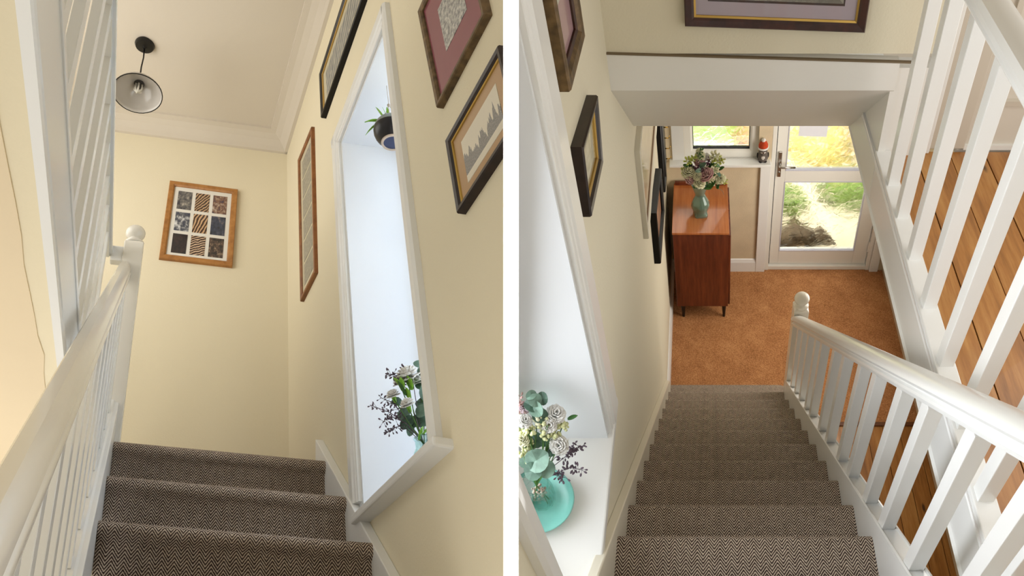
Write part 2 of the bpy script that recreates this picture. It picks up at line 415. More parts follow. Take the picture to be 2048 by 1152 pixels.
st = [(0, 0), (0, .016), (.012, .016), (.016, .020), (.03, .020), (.036, .026), (.075, .026), (.085, .018), (.085, 0)]
MB().loft([[Lf.w(AW-t, b, WC1+d) for d, t in st] for b in (W0-.05, W1+.085)]).build('architrave', WHITE, win, clip=CL)

# stairs (left)
def step(rm, a0, a1, bn, cn, s, rise, going, deep=None, parent=None):
    g = deep or going+.03
    p = [(bn-s*.028, cn-rise), (bn-s*.028, cn-.055), (bn-s*.018, cn-.048), (bn-s*.004, cn-.036), (bn, cn-.022), (bn-s*.004, cn-.009), (bn-s*.015, cn), (bn-s*(.015+(g-.015)*.5), cn), (bn-s*g, cn)]
    mb = MB(); acc = 0; row = []
    for i, (b, c) in enumerate(p):
        if i: acc += math.hypot(b-p[i-1][0], c-p[i-1][1])
        row.append(acc)
    pts = []; uv = []
    for a in (a0, a1):
        for (b, c), v in zip(p, row): pts.append(rm.w(a, b, c)); uv.append((a+7.0, v+3))
    n = len(p)
    mb.add(pts, [(i, i+1, n+i+1, n+i) for i in range(n-1)], uv)
    for a in (a0, a1):
        q = p+[(bn-s*g, cn-rise)]
        mb.add([rm.w(a, b, c) for b, c in q], [tuple(range(len(q)))], [(b+5, c+5) for b, c in q])
    q = [(p[-1]), (bn-s*g, cn-rise), p[0]]
    mb.add([rm.w(a, b, c) for a in (a0, a1) for b, c in q], [(0, 1, 4, 3), (1, 2, 5, 4)])
    o = mb.build('step', CARPET, parent)
    for pol in o.data.polygons: pol.use_smooth = pol.index < n-1
    return o
stL = thing('staircase', 'three herringbone-carpeted steps climbing below the tall window', 'staircase', Lf.w(.3, 2.0, .2))
RI, GO = .215, .265
for i in range(5):
    bn, cn = 2.85-GO*i, TOP-RI*i
    step(Lf, -.083, .713, bn, cn, -1, RI, GO, BB-2.85 if i == 0 else None, stL)
def sl(b): return .698+.845*(b-2.467)
bcp(Lf, [(1.3, sl(1.3)), (3.01, sl(3.01)), (3.02, sl(3.02)-.1), (3.02, .75), (1.3, sl(1.3)-.4)], .712, AW).build('string_board', WHITE, stL, bev=.003, clip=CL)
# balustrade beside the stairs (left)
balL = thing('stair_balustrade', 'white stair balustrade with ball-topped newel, rising past the end-wall photo frame', 'balustrade', Lf.w(-.1, 2.9, 1.0))
def st_c(b): return .655+.79*(b-2.224)
bcp(Lf, [(.6, st_c(.6)), (2.93, st_c(2.93)), (2.93, st_c(2.93)-.32), (.6, st_c(.6)-.32)], -.150, -.084).build('string_board', WHITE, balL, bev=.003)
rail(Lf, [(-.148, 0), (-.142, .010), (-.104, .010), (-.098, 0)], .6, st_c(.6), 2.92, st_c(2.92)).build('base_rail', WHITE, balL)
def rl(b): return .269+.79*(b-.885)
sec = [(-.150, -.03), (-.151, -.008), (-.146, 0), (-.126, 0), (-.121, -.005), (-.113, -.016), (-.107, -.032), (-.105, -.043), (-.110, -.049), (-.104, -.055), (-.101, -.064), (-.102, -.074), (-.107, -.082), (-.140, -.082), (-.147, -.05)]
rail(Lf, sec, .35, rl(.35), 2.905, rl(2.905)).build('handrail', CREAMW, balL, smooth='auto')
b = 2.79
k = 0
while b > .7:
    prof(Lf, [(-.132, b-.045, st_c(b)-.02), (-.110, b-.045, st_c(b)-.02), (-.110, b, st_c(b)-.02), (-.132, b, st_c(b)-.02)], (0, 0, rl(b)-.07-st_c(b)+.02)).build('baluster', WHITE, balL, bev=.002)
    b -= .155; k += 1
def newel(rm, a0, a1, b0, b1, c0, c1, r, parent, up, mat):
    mb = MB(); ch = .012
    rings = []
    for c, i in ((c0, 0), (c1-.012, 0), (c1, ch)):
        rings.append([rm.w(a0+i, b0+i, c), rm.w(a1-i, b0+i, c), rm.w(a1-i, b1-i, c), rm.w(a0+i, b1-i, c)])
    np_ = mb.loft(rings).build('newel_post', mat, parent, bev=.004)
    o = rm.w((a0+a1)/2, (b0+b1)/2, c1)
    MB().lathe(o, up, [(r*.95, -.004), (r*.98, .008), (r*.85, .014), (r*.62, .018), (r*.58, .026)]+[(r*math.sin(t), .028+r*.78-r*math.cos(t)) for t in [.68+.24*i for i in range(10)]]+[(.001, .028+r*1.78)], 22).build('ball_finial', mat, np_, smooth=True)
newel(Lf, -.148, -.062, 2.90, 2.985, .75, 1.985, .041, balL, UPL, CREAMW)
# landing balustrade (left, upper)
lbL = thing('landing_balustrade', 'white landing balustrade seen from underneath, beside the pendant lamp', 'balustrade', Lf.w(-.22, 2.0, 1.0))
bx(Lf, -.262, -.186, .2, 2.93, 1.0, 1.022).build('base_rail', WHITE, lbL, bev=.003)
ls = [(-.258, 1.895), (-.262, 1.915), (-.255, 1.94), (-.235, 1.952), (-.213, 1.952), (-.198, 1.944), (-.194, 1.925), (-.194, 1.895)]
MB().loft([[Lf.w(a, b, c) for a, c in ls] for b in (.3, 2.93)]).build('handrail', WHITE, lbL, smooth='auto')
bx(Lf, -.252, -.205, .3, 2.92, 1.883, 1.896).build('fillet', WHITE, lbL)
for b in (2.72, 2.53, 2.34, 2.15, 1.95, 1.735, 1.53, 1.36, 1.135, .95, .75, .56):
    bx(Lf, -.234, -.207, b, b+.05, 1.02, 1.885).build('baluster', WHITE, lbL, bev=.002)
bx(Lf, -.20, -.146, 2.91, 2.955, 1.865, 1.945).build('return_rail', WHITE, lbL, bev=.006)

# pendant lamp
lo = Lf.w(-.192, 3.05, CC)
lamp = thing('pendant_lamp', 'glass bell pendant lamp with black ceiling rose and cord', 'lamp', lo)
MB().lathe(lo, -UPL, [(.001, 0), (.05, 0), (.052, .012), (.046, .03), (.012, .034), (.006, .045), (.001, .046)], 24).build('ceiling_rose', BLACK, lamp, smooth='auto')
sh = lo-UPL*.325
MB().tube([lo-UPL*.03, lo-UPL*.12+XW*.003, lo-UPL*.2-XW*.002, sh], .0042, 6).build('cord', BLACK, lamp, smooth=True)
AXS = nrm(-UPL+nrm(CAM-lo)*.55)
pr = [(.022, 0), (.028, .008), (.04, .016), (.06, .026), (.085, .044), (.103, .066), (.114, .092), (.119, .115)]
pi_ = [(r-.003, h+.001) for r, h in reversed(pr)]
SHG = plain('opal_lamp_glass', (214, 208, 200), .15, coat=.5)
sho = MB().lathe(sh, AXS, pr+pi_, 36, cap=False).build('shade', SHG, lamp, smooth=True)
MB().lathe(sh, AXS, [(.117, .112), (.1215, .112), (.1215, .117), (.117, .117), (.117, .112)], 36, cap=False).build('rim', BLACK, sho)
MB().lathe(sh, AXS, [(.001, -.02), (.012, -.018), (.022, -.002), (.030, .006), (.022, .012), (.022, .03), (.001, .03)], 20).build('lamp_holder', plain('grey_lamp_cap', (70, 68, 64), .4), lamp, smooth='auto')
mb = MB(); xa = nrm(Lf.m @ Vector((1, 0, 0))-UPL*(nrm(Lf.m @ Vector((1, 0, 0))).dot(UPL))); ya = UPL.cross(xa)
for k in range(3):
    t = k*math.pi/3; d = xa*math.cos(t)+ya*math.sin(t); e = ya*math.cos(t)-xa*math.sin(t); q = sh+AXS*.03+e*.004*(k-1)
    mb.tube([q+d*.018, q+d*.018+AXS*.05, q+d*.010+AXS*.064, q-d*.010+AXS*.064, q-d*.018+AXS*.05, q-d*.018], .0055, 6)
mb.build('bulb', plain('bulb_glass', (230, 226, 214), .2), lamp, smooth=True)

# ------------------------------------------------------------------ pictures
def lerp4(c, u, v): return (c[0]*(1-u)+c[1]*u)*(1-v)+(c[3]*(1-u)+c[2]*u)*v
def picture(rm, name, label, cor, ndir, depth, fw, fmat, mount, mmat, art, slip=None, cat='picture', group=None, gap=.0):
    """cor: four (a,b,c) corners (top-left, top-right, bottom-right, bottom-left seen from the front) on the wall plane; ndir: unit (a,b,c) out of the wall;
    art: list of (u0,v0,u1,v1,material); slip: (width, material)"""
    cor = [Vector(c) for c in cor]; nd = Vector(ndir)
    t = thing(name, label, cat, rm.w(*((cor[2]+cor[3])/2)), group)
    W_ = (cor[1]-cor[0]).length; H_ = (cor[3]-cor[0]).length
    def q(ins, h): 
        fu, fv = ins/W_, ins/H_
        return [rm.w(*(lerp4(cor, u, v)+nd*(h+gap))) for u, v in ((fu, fv), (1-fu, fv), (1-fu, 1-fv), (fu, 1-fv))]
    fo = MB().loft([q(0, 0), q(0, depth*.85), q(fw*.12, depth), q(fw*.75, depth*.93), q(fw, depth*.7), q(fw, 0)], cap=False, loop=True).build('frame', fmat, t)
    ins = fw
    if slip:
        MB().loft([q(fw-.001, depth*.3), q(fw-.001, depth*.72), q(fw+slip[0], depth*.6), q(fw+slip[0], depth*.3)], cap=False, loop=True).build('slip', slip[1], fo)
    p = q(fw-.001, depth*.2); b_ = q(fw-.001, depth*.45)
    mo = MB().loft([p, b_]).build('mount', mmat, t)
    for (u0, v0, u1, v1, mt) in art:
        fu, fv = fw/W_, fw/H_
        def z(u, v, h): return rm.w(*(lerp4(cor, fu+(1-2*fu)*u, fv+(1-2*fv)*v)+nd*(h+gap)))
        ft = [z(u, v, depth*.45+.0012) for u, v in ((u0, v0), (u1, v0), (u1, v1), (u0, v1))]
        bk = [z(u, v, depth*.40) for u, v in ((u0, v0), (u1, v0), (u1, v1), (u0, v1))]
        m_ = MB().add(ft, [(0, 1, 2, 3)], [(0, 1), (1, 1), (1, 0), (0, 0)])
        m_.add(bk, [], [(0, 1), (1, 1), (1, 0), (0, 0)]); m_.f += [(0, 4, 5, 1), (1, 5, 6, 2), (2, 6, 7, 3), (3, 7, 4, 0)]
        m_.build('print', mt, mo)
    return t
D_, S_ = (16, 18, 30), (190, 150, 110)
nine = [artprint('photo_dome', [(.35, (22, 26, 48)), (.55, (120, 116, 110)), (.7, (190, 180, 165))], 4, 1),
        artprint('photo_coils', [(.2, (40, 24, 16)), (.6, (150, 110, 72)), (.9, (205, 170, 130))], 5, 2, wave=2.2, rot=.9),
        artprint('photo_house', [(.35, (40, 44, 78)), (.5, (130, 92, 66)), (.7, (214, 200, 186))], 4, 3),
        artprint('photo_clouds', [(.35, (26, 40, 74)), (.5, (90, 92, 98)), (.64, (226, 226, 226))], 3, 4),
        artprint('photo_arches', [(.2, (52, 30, 20)), (.6, (168, 126, 88)), (.9, (215, 180, 140))], 5, 5, wave=1.6, rot=.5),
        artprint('photo_coast', [(.35, (16, 18, 26)), (.55, (58, 66, 88)), (.75, (160, 140, 120))], 3, 6),
        artprint('photo_night', [(.4, (12, 10, 14)), (.6, (48, 26, 26)), (.8, (120, 70, 66))], 4, 7),
        artprint('photo_carving', [(.2, (34, 18, 12)), (.6, (150, 104, 72)), (.9, (222, 196, 164))], 5, 8, wave=2.6, rot=1.3),
        artprint('photo_sign', [(.4, (22, 16, 14)), (.55, (92, 70, 56)), (.68, (206, 184, 150))], 4, 9)]
art = []
for r_ in range(3):
    for c_ in range(3): art.append((.075+c_*.305, .06+r_*.315, .075+c_*.305+.245, .06+r_*.315+.27, nine[r_*3+c_]))
fr = [Lf.px(x, y, b=BB-.025) for x, y in ((340, 360), (476, 378), (465, 532), (318, 515))]
picture(Lf, 'photo_frame', 'oak frame holding nine small photographs on the cream end wall', [(p.x, BB, p.z) for p in fr], (0, -1, 0), .025, .034, OAK, .0, MATW, art)
sketch = artprint('faded_sketch', [(.35, (116, 120, 120)), (.6, (170, 168, 158)), (.75, (196, 190, 174))], 9, 3)
def wallpic(rm, aw, side, d, pts): return [(aw, p.y, p.z) for p in [rm.px(x, y, a=aw+side*d) for x, y in pts]]
# on the window wall of the upward view; front is seen with far edge on the left
picture(Lf, 'framed_print', 'tall narrow brown-framed strip of six grey prints left of the window', wallpic(Lf, AW, -1, .02, [(595, 320), (622, 253), (628, 545), (600, 603)]), (-1, 0, 0), .02, .025, OAKD, 0, MATC,
        [(.16, .045+i*.155, .84, .045+i*.155+.138, artprint('strip_print_%d' % i, [(.3, (104, 104, 100)), (.6, (150, 146, 134)), (.75, (186, 180, 164))], 7, 20+i)) for i in range(6)])
topc = [Vector((AW, 2.74, 3.06)), Vector((AW, 1.95, 3.06)), Vector((AW, 1.95, 2.745)), Vector((AW, 2.74, 2.745))]
picture(Lf, 'framed_print', 'wide black and gold framed print hung high above the window', topc, (-1, 0, 0), .028, .022, BLACK, 0, MATC,
        [(.08, .2, .92, .80, artprint('blue_grey_print', [(.3, (92, 100, 106)), (.6, (136, 140, 138)), (.8, (170, 168, 156))], 6, 31, wave=3, rot=.3))], slip=(.008, GOLD))
mc = wallpic(Lf, AW, -1, .022, [(848, 57), (893, 208), (985, 30)])
mc2 = [Vector((AW, 1.525, 2.06)), Vector((AW, 1.165, 2.06)), Vector((AW, 1.165, 1.605)), Vector((AW, 1.50, 1.605))]
picture(Lf, 'framed_print', 'bronze-framed sketch in a maroon mount, right of the window', mc2, (-1, 0, 0), .022, .02, BRONZE, 0, MATM,
        [(.27, .26, .76, .72, artprint('market_sketch', [(.38, (90, 92, 96)), (.52, (168, 168, 166)), (.64, (214, 212, 204))], 11, 41))])
cc = wallpic(Lf, AW, -1, .022, [(898, 285), (1003, 110), (1007, 300), (921, 421)])
cc = [Vector((AW, 1.475, 1.455)), Vector((AW, 1.135, 1.455)), Vector((AW, 1.135, 1.205)), Vector((AW, 1.475, 1.205))]
picture(Lf, 'framed_print', 'dark-framed pencil drawing of spires in a tan mount', cc, (-1, 0, 0), .024, .018, DKBRN, 0, MATT,
        [(.15, .2, .85, .84, skyline('spires_drawing'))], slip=(.003, GOLD))

# hanging pot in the window
pc = Lf.px(783, 262, b=2.12); po = Lf.w(*pc)
pot = thing('hanging_plant_pot', 'round black and grey pot with spider plant hanging in the window', 'plant pot', po-UPL*.05)
KP = 1.32; rr = .053
ang = [(-1.05+.15*i) for i in range(8)]
MB().lathe(po, UPL, [(r*KP, h*KP) for r, h in [(.001, -.046), (.027, -.046), (.030, -.043)]], 28).build('base', plain('dark_blue_glaze', (50, 56, 84), .5), pot, smooth='auto')
MB().lathe(po, UPL, [(r*KP, h*KP) for r, h in [(.027, -.048), (.0335, -.048), (.034, -.044), (.030, -.042), (.027, -.044), (.027, -.048)]], 28, cap=False).build('foot_ring', plain('bare_clay', (186, 166, 146), .7), pot, smooth='auto')
MB().lathe(po, UPL, [(r*KP, h*KP) for r, h in [(.033, -.044)]+[(rr*math.cos(t), rr*math.sin(t)) for t in (-.75, -.55, -.35, -.15, .05, .16)]], 28, cap=False).build('lower_body', plain('black_glaze', (24, 22, 26), .35), pot, smooth=True)
MB().lathe(po, UPL, [(r*KP, h*KP) for r, h in [(rr*math.cos(t), rr*math.sin(t)) for t in (.16, .3, .5, .7, .88)]+[(.030, .041), (.029, .03), (.001, .03)]], 28, cap=False).build('upper_body', plain('grey_green_glaze', (122, 128, 122), .35), pot, smooth=True)
hk = Lf.w(pc.x, pc.y, WC1)
mb = MB()
for k in range(3):
    t = k*2.1+.4; mb.tube([po+UPL*.055+(xa*math.cos(t)+ya*math.sin(t))*.042, hk-UPL*.12], .0011, 4)
mb.tube([hk-UPL*.12, hk-UPL*.06, hk-UPL*.002], .0014, 5).build('cord', plain('pale_twine', (176, 164, 150), .8), pot)
mb = MB(); mb.ball(hk-UPL*.125, .007, 6, 4).build('knot', plain('pale_twine', (1, 1, 1)), pot)
GREEN = plain('fresh_leaf_green', (140, 196, 62), .45, var=.2, vs=40)
GREEND = plain('leaf_green', (60, 108, 44), .5, var=.25, vs=40)
EUC = plain('eucalyptus_grey_green', (120, 150, 132), .55, var=.2, vs=30)
EUCD = plain('eucalyptus_dark', (84, 114, 96), .55, var=.2, vs=30)
def blade(p0, d, up, length, width, droop, mat, parent, name='leaf', seg=5):
    d = nrm(d); s_ = nrm(d.cross(up)); rows = []
    for i in range(seg+1):
        t = i/seg; c = p0+d*length*t-up*droop*t*t; w_ = width*math.sin(math.pi*min(1, .12+.88*t))**.8*.5+.0004
        rows.append([c-s_*w_, c-up*w_*.35, c+s_*w_])
    fs = []; pts = [p for r in rows for p in r]
    for i in range(seg):
        for j in range(2): fs.append((i*3+j, i*3+j+1, i*3+j+4, i*3+j+3))
    m_ = MB().add(pts, fs); o = m_.build(name, mat, parent, smooth=True)
    sm = o.modifiers.new('thick', 'SOLIDIFY'); sm.thickness = .0008
    return o
for (dx, dy, du, ln, dr) in ((-.9, -.2, .5, .085, .05), (-.8, -.4, .15, .08, .03), (-.55, -.3, 1.4, .10, .02), (-.1, -.4, 1.5, .10, .03), (.3, -.3, 1.5, .09, .02), (-.25, .2, 1.6, .11, .02), (-.9, .1, -.05, .075, .06)):
    blade(po+UPL*.05+xa*dx*.03, xa*dx+ya*dy*.5+UPL*du, UPL, ln, .012, dr, GREEN, pot)

# ------------------------------------------------------------------ flowers
PW = plain('white_petal', (244, 242, 236), .6, var=.05, vs=60)
PC = plain('cream_petal', (236, 234, 200), .6, var=.08, vs=60)
PP = plain('blush_rose_petal', (212, 168, 168), .55, var=.12, vs=50)
PV = plain('purple_bud', (88, 52, 74), .6, var=.3, vs=50)
PM = plain('mauve_sprig', (96, 80, 92), .7, var=.3, vs=60)
PY = plain('lime_alstroemeria_petal', (214, 222, 120), .55, var=.15, vs=50)
PB = plain('cream_bud', (222, 224, 170), .6, var=.15, vs=60)
STEM = plain('green_stem', (78, 118, 52), .5)
STEMB = plain('brown_stem', (128, 104, 60), .6)
def basis(n):
    n = nrm(n); x = nrm(n.cross(Vector((.21, .35, .9)))); return x, n.cross(x), n
def petals(mb, c, n, r, layers):
    x, y, z = basis(n)
    for (cnt, rad, lift, tilt, w) in layers:
        for k in range(cnt):
            t = 2*math.pi*(k+random.uniform(-.2, .2))/cnt+rad*9
            d = x*math.cos(t)+y*math.sin(t); s_ = y*math.cos(t)-x*math.sin(t)
            b0 = c+d*r*rad*.35+z*r*lift*.3
            o1 = c+d*r*rad*.8+z*r*(lift+tilt*.4); o2 = c+d*r*rad*1.05+z*r*(lift+tilt)
            ww = r*w
            j = lambda: (x*random.uniform(-1, 1)+y*random.uniform(-1, 1)+z*random.uniform(-1, 1))*r*.07
            mb.add([b0-s_*ww*.3, b0+s_*ww*.3, o1-s_*ww*.6+j(), o1+z*r*-.06, o1+s_*ww*.6+j(), o2-s_*ww*.4+j(), o2+j(), o2+s_*ww*.4+j()],
                   [(0, 1, 4, 3), (0, 3, 2), (2, 3, 6, 5), (3, 4, 7, 6)])
    return mb
ROSE = [(6, 1.0, -.1, .25, 1.0), (6, .8, .1, .35, .85), (5, .58, .25, .35, .7), (4, .38, .35, .3, .5), (3, .2, .42, .2, .3)]
CARN = [(11, 1.0, -.15, .05, .55), (11, .9, .05, .25, .5), (10, .72, .25, .3, .45), (8, .5, .42, .3, .4), (6, .28, .55, .25, .35)]
LILY = [(6, 1.0, .0, .55, .42), (5, .5, .25, .5, .3)]
def flower(kind, c, n, r, mat, parent, name):
    mb = MB(); petals(mb, c, n, r, kind)
    o = mb.build(name, mat, parent, smooth=True); o['kind'] = 'stuff' if False else 'thing'
    del o['kind']
    o.modifiers.new('thick', 'SOLIDIFY').thickness = r*.05
    return o
def eleaf(c, n, r, mat, parent, ratio=.85, name='eucalyptus_leaf'):
    x, y, z = basis(n); t0 = random.uniform(0, 6)
    ca, sa = math.cos(t0), math.sin(t0); x, y = x*ca+y*sa, y*ca-x*sa
    pts = [c+z*r*.10]; m_ = 14
    for k in range(m_):
        t = 2*math.pi*k/m_
        pts.append(c+x*r*math.cos(t)+y*r*ratio*math.sin(t)+z*r*(.30*abs(math.sin(t))-.12*math.cos(t)**2+.05*math.sin(3*t)))
    o = MB().add(pts, [(0, 1+k, 1+(k+1) % m_) for k in range(m_)]).build(name, mat, parent)
    o.modifiers.new('thick', 'SOLIDIFY').thickness = .0012
    return o
def sprig(path, parent, mat, r, buds, spread, name='bud_sprig', elong=1.8, tail=.55):
    """a thin branching stem set with small buds"""
    mb = MB(); path = [Vector(p) for p in path]; mb.tube(path, [.0011]*len(path), 4)
    for k in range(buds):
        t = (1-tail)+tail*(k+random.random())/buds; f = t*(len(path)-1); i = min(int(f), len(path)-2)
        p = path[i].lerp(path[i+1], f-i)
        q = p+Vector((random.uniform(-1, 1), random.uniform(-1, 1), random.uniform(-1, 1)))*spread
        mb.tube([p, p.lerp(q, .6)+Vector((0, 0, .001)), q], [.0006]*3, 3)
        x, y, z = basis(q-p); mb.ball(q, r*random.uniform(.7, 1.2), 5, 4, (1, 1, elong), (x, y, z))
    return mb.build(name, mat, parent, kind='stuff')
def cluster(c, r, n, br, mat, parent, name):
    mb = MB()
    for k in range(n):
        d = Vector((random.gauss(0, 1), random.gauss(0, 1), random.gauss(0, 1))); d = nrm(d)*r*random.uniform(.45, 1)
        mb.ball(c+d, br*random.uniform(.7, 1.25), 6, 4)
    return mb.build(name, mat, parent, kind='stuff', smooth=True)
def stem(p0, p1, parent, mat=None, r=.0017):
    m_ = p0.lerp(p1, .5)+(p0-p1).length*.05*Vector((random.uniform(-1, 1), random.uniform(-1, 1), 0))
    return MB().tube([p0, m_, p1], r, 5).build('stem', mat or STEM, parent, smooth=True)

# bouquet on the sill of the upward view
def at(rm, x, y, b): return rm.w(*rm.px(x, y, b=b))
vb = 2.06
v0 = Lf.w(.80, vb, .705)
GLASSV = clear_glass('clear_vase_glass', (236, 246, 244), .01, .5)
vase = thing('glass_vase', 'clear glass vase on the sill of the upper window, half hidden by the frame', 'vase', v0)
vp = [(.001, 0), (.038, 0), (.042, .01), (.042, .045), (.034, .075), (.026, .092), (.026, .112), (.031, .122)]
MB().lathe(v0, UPL, vp+[(r-.0025, h+.002) for r, h in reversed(vp[1:])]+[(.001, .004)], 24, cap=False).build('body', GLASSV, vase, smooth=True)
MB().lathe(v0, UPL, [(.001, .005), (.037, .005), (.038, .045), (.001, .046)], 20).build('water', clear_glass('vase_water', (226, 240, 236), 0, .6), vase, smooth='auto')
bqL = thing('flower_bouquet', 'white carnations with eucalyptus and mauve sprigs in the upper window', 'bouquet', v0+UPL*.08)
nk = v0+UPL*.1
toc = lambda p: nrm(CAM-p)
for (x, y, r, db) in ((815, 752, 25, .0), (786, 790, 14, -.01), (815, 808, 15, -.04), (800, 765, 15, .02), (838, 762, 16, .03)):
    p = at(Lf, x, y, vb+db); s_ = r*2.0/F
    n_ = nrm(toc(p)*.45+UPL*.9+xa*-.2)
    fo_ = flower(CARN, p, n_, s_, PW, bqL, 'carnation'); stem(nk, p-UPL*s_*.4, bqL)
    x_, y_, z_ = basis(n_)
    MB().lathe(p-z_*s_*1.25, z_, [(.001, 0), (s_*.22, s_*.1), (s_*.30, s_*.6), (s_*.36, s_*1.05)], 8).build('calyx', GREEN, fo_, smooth=True)
for (x, y, r, db, m_) in ((838, 727, 13, .02, EUC), (843, 742, 11, 0, EUC), (846, 768, 18, .02, EUCD), (852, 785, 19, .01, EUCD), (848, 805, 19, .02, EUCD), (845, 822, 17, -.02, EUC), (850, 842, 18, .0, EUCD), (832, 842, 16, .01, EUCD),
                          (815, 845, 18, .02, EUCD), (808, 828, 15, .02, EUC), (795, 805, 13, .03, EUCD), (820, 860, 14, .02, EUC), (855, 760, 15, .03, EUC), (855, 830, 15, .02, EUC)):
    p = at(Lf, x, y, vb+db); eleaf(p, toc(p)+UPL*random.uniform(-.3, .8)+xa*random.uniform(-.7, .7), r*2.0/F, m_, bqL, random.uniform(.6, .95))
for (x, y, dx, du, ln) in ((825, 775, -.3, 1, .05), (805, 775, -.5, .8, .05), (812, 790, -.4, 1, .06), (845, 870, .6, .6, .05), (838, 880, .3, .9, .05), (820, 800, -.2, 1, .05), (806, 780, -.1, 1, .05)):
    p = at(Lf, x, y, vb-.02); blade(p, xa*dx+UPL*du-ya*.2, UPL, ln, .018, .01, GREEND if ln > .05 else GREEN, bqL)
for pts in (((850, 890), (815, 850), (780, 825), (740, 810)), ((848, 885), (810, 845), (778, 832), (765, 845)), ((845, 880), (805, 830), (785, 805), (760, 795)), ((845, 880), (815, 780), (790, 750), (775, 748)), ((850, 890), (805, 850), (790, 855), (775, 865)), ((845, 880), (825, 760), (812, 742), (806, 738))):
    sprig([at(Lf, x, y, vb+random.uniform(-.02, .02)) for x, y in pts], bqL, PM, .0026, 26, .014)
stem(v0+UPL*.02, at(Lf, 856, 820, vb), bqL, STEMB, .003)
for k in range(5): stem(v0+UPL*.012+xa*random.uniform(-.02, .02)+ya*random.uniform(-.02, .02), nk+xa*random.uniform(-.01, .01), bqL)

# ================================================================== RIGHT: looking down the stairs
RW = -.335; HB = 4.40; UPR = nrm(R.m @ Vector((0, 0, 1)))
# floors
struct(bx(R, -.6, 1.8, -.75, 2.25, .75, .85).build('ceiling_upper', CEIL, clip=CRT), 'ceiling over the downward stairs and landing')
struct(bx(R, -.6, 1.8, -.75, -.65, -2.6, .9).build('wall_head', WALLR, clip=CRT), 'cream wall at the head of the downward stairs')
struct(bx(R, -.34, 1.55, 2.83, HB+.09, FLOOR-.05, FLOOR).build('floor', COIR), 'orange-brown coir matting in the front hall')
fl2 = struct(bx(R, .3, 1.8, -.3, 2.83, FLOOR-.06, FLOOR-.02).build('floor_boards', plain('subfloor_dark', (40, 24, 14), .9)), 'pine floorboards in the lower hall')
for i in range(11):
    a = .42+i*.118
    bx(R, a, a+.114, .6, 2.82, FLOOR-.02, FLOOR-.004+random.uniform(-.001, .001)).build('plank', PINE, fl2, uvf=(lambda p, i=i: (R.inv(p)[0]+i*3.3, R.inv(p)[1]+i*1.7)))
struct(bx(R, .45, 1.8, 2.805, 2.835, FLOOR-.01, FLOOR+.008).build('trim_4', plain('dark_threshold_wood', (110, 66, 34), .5)), 'wooden threshold strip along the edge of the matting')
# left wall with window opening
mb = MB(); V0, V1, VC = .575, 1.19, -1.965
bcp(R, [(V1, -4.6), (HB, -4.6), (HB, .3), (V1, .3)], RW, RW-.05, mb)
bcp(R, [(.1, -4.6), (V1, -4.6), (V1, VC-.02), (.1, VC-.02)], RW, RW-.05, mb)
bcp(R, [(.1, VC-.02), (V0-.01, VC-.02), (V0-.01, .3), (.1, .3)], RW, RW-.05, mb)
struct(mb.build('wall_side', WALLR, clip=CRT), 'cream papered wall running down beside the stairs')
wr = bpy.data.objects.new('window_2', None); COL.objects.link(wr); wr.location = R.w(RW, .9, VC); ORG['window_2'] = wr.location.copy(); struct(wr, 'stair window recess with deep white sill')
bx(R, RW+.004, -.75, V1-.012, V1+.04, VC-.02, .2).build('jamb', JAMB, wr, clip=CRT)
prof(R, [(RW+.022, .42, VC-.035), (RW+.022, 1.335, VC-.035), (RW, 1.345, VC-.035), (RW, V1, VC-.035), (-.75, V1, VC-.035), (-.75, .42, VC-.035)], (0, 0, .035)).build('sill', WHITE, wr, bev=.005, clip=CRT)
archi(R, 1, V1, V1+.125, VC+.012, .2, RW, 'architrave', wr, V1, CRT)
archi(R, 1, V0-.06, V0, VC, -.9, RW, 'architrave', wr, V0, CRT)
# upper wall, beam, hall ceiling
BF = 2.17
def tilt(a): return -.032*(a+.345)
struct(bx(R, RW, .80, BF+.006, BF+.1, -1.20, .5).build('wall_upper', WALLR), 'cream wall above the white stair bulkhead')
mb = MB()
mb.loft([[R.w(a, b, c+(tilt(a) if k in (0, 1) else 0)) for k, (b, c) in enumerate([(BF+.04, -1.195), (BF, -1.195), (BF, -1.335), (2.69, -1.835), (HB+.05, -1.835), (HB+.05, -1.6), (BF+.04, -1.30)])] for a in (RW, .645)])
struct(mb.build('ceiling_bulkhead', WHITEB), 'white painted stair bulkhead with sloping underside')
struct(MB().loft([[R.w(a, b, c+tilt(a)) for b, c in ((BF-.003, -1.199), (BF-.003, -1.194), (BF+.008, -1.193), (BF+.008, -1.199))] for a in (RW, .70)]).build('trim_5', plain('brown_edge_strip', (120, 104, 80), .7)), 'thin brown strip along the top of the bulkhead')  # thin brown line on the upper edge of the bulkhead
mb = MB(); bx(R, .645, .80, BF+.02, BF+.09, -1.64, -1.26, mb)
struct(mb.build('wall_apron', WHITEB), 'white painted panel at the end of the landing')
# front wall of the hall with window and door openings
mb = MB()
WL, WR_, WB = -.185, .375, -3.30
DL, DR, = .475, 1.40
bx(R, RW, WL, HB, HB+.12, FLOOR, -1.7, mb); bx(R, WL, WR_, HB, HB+.12, FLOOR, WB, mb); bx(R, WR_, DL, HB, HB+.12, FLOOR, -1.7, mb); bx(R, DR, 1.9, HB, HB+.12, FLOOR, -1.7, mb)
struct(mb.build('wall_front', WALLH), 'beige papered front wall of the hall')
struct(bx(R, 1.52, 1.6, .5, HB, FLOOR, -1.85).build('wall_hall', WALLH), 'wall at the right of the hall')
struct(bx(R, .66, 2.0, 2.69, HB, -1.83, -1.64).build('ceiling_hall', CEIL), 'hall ceiling under the landing')
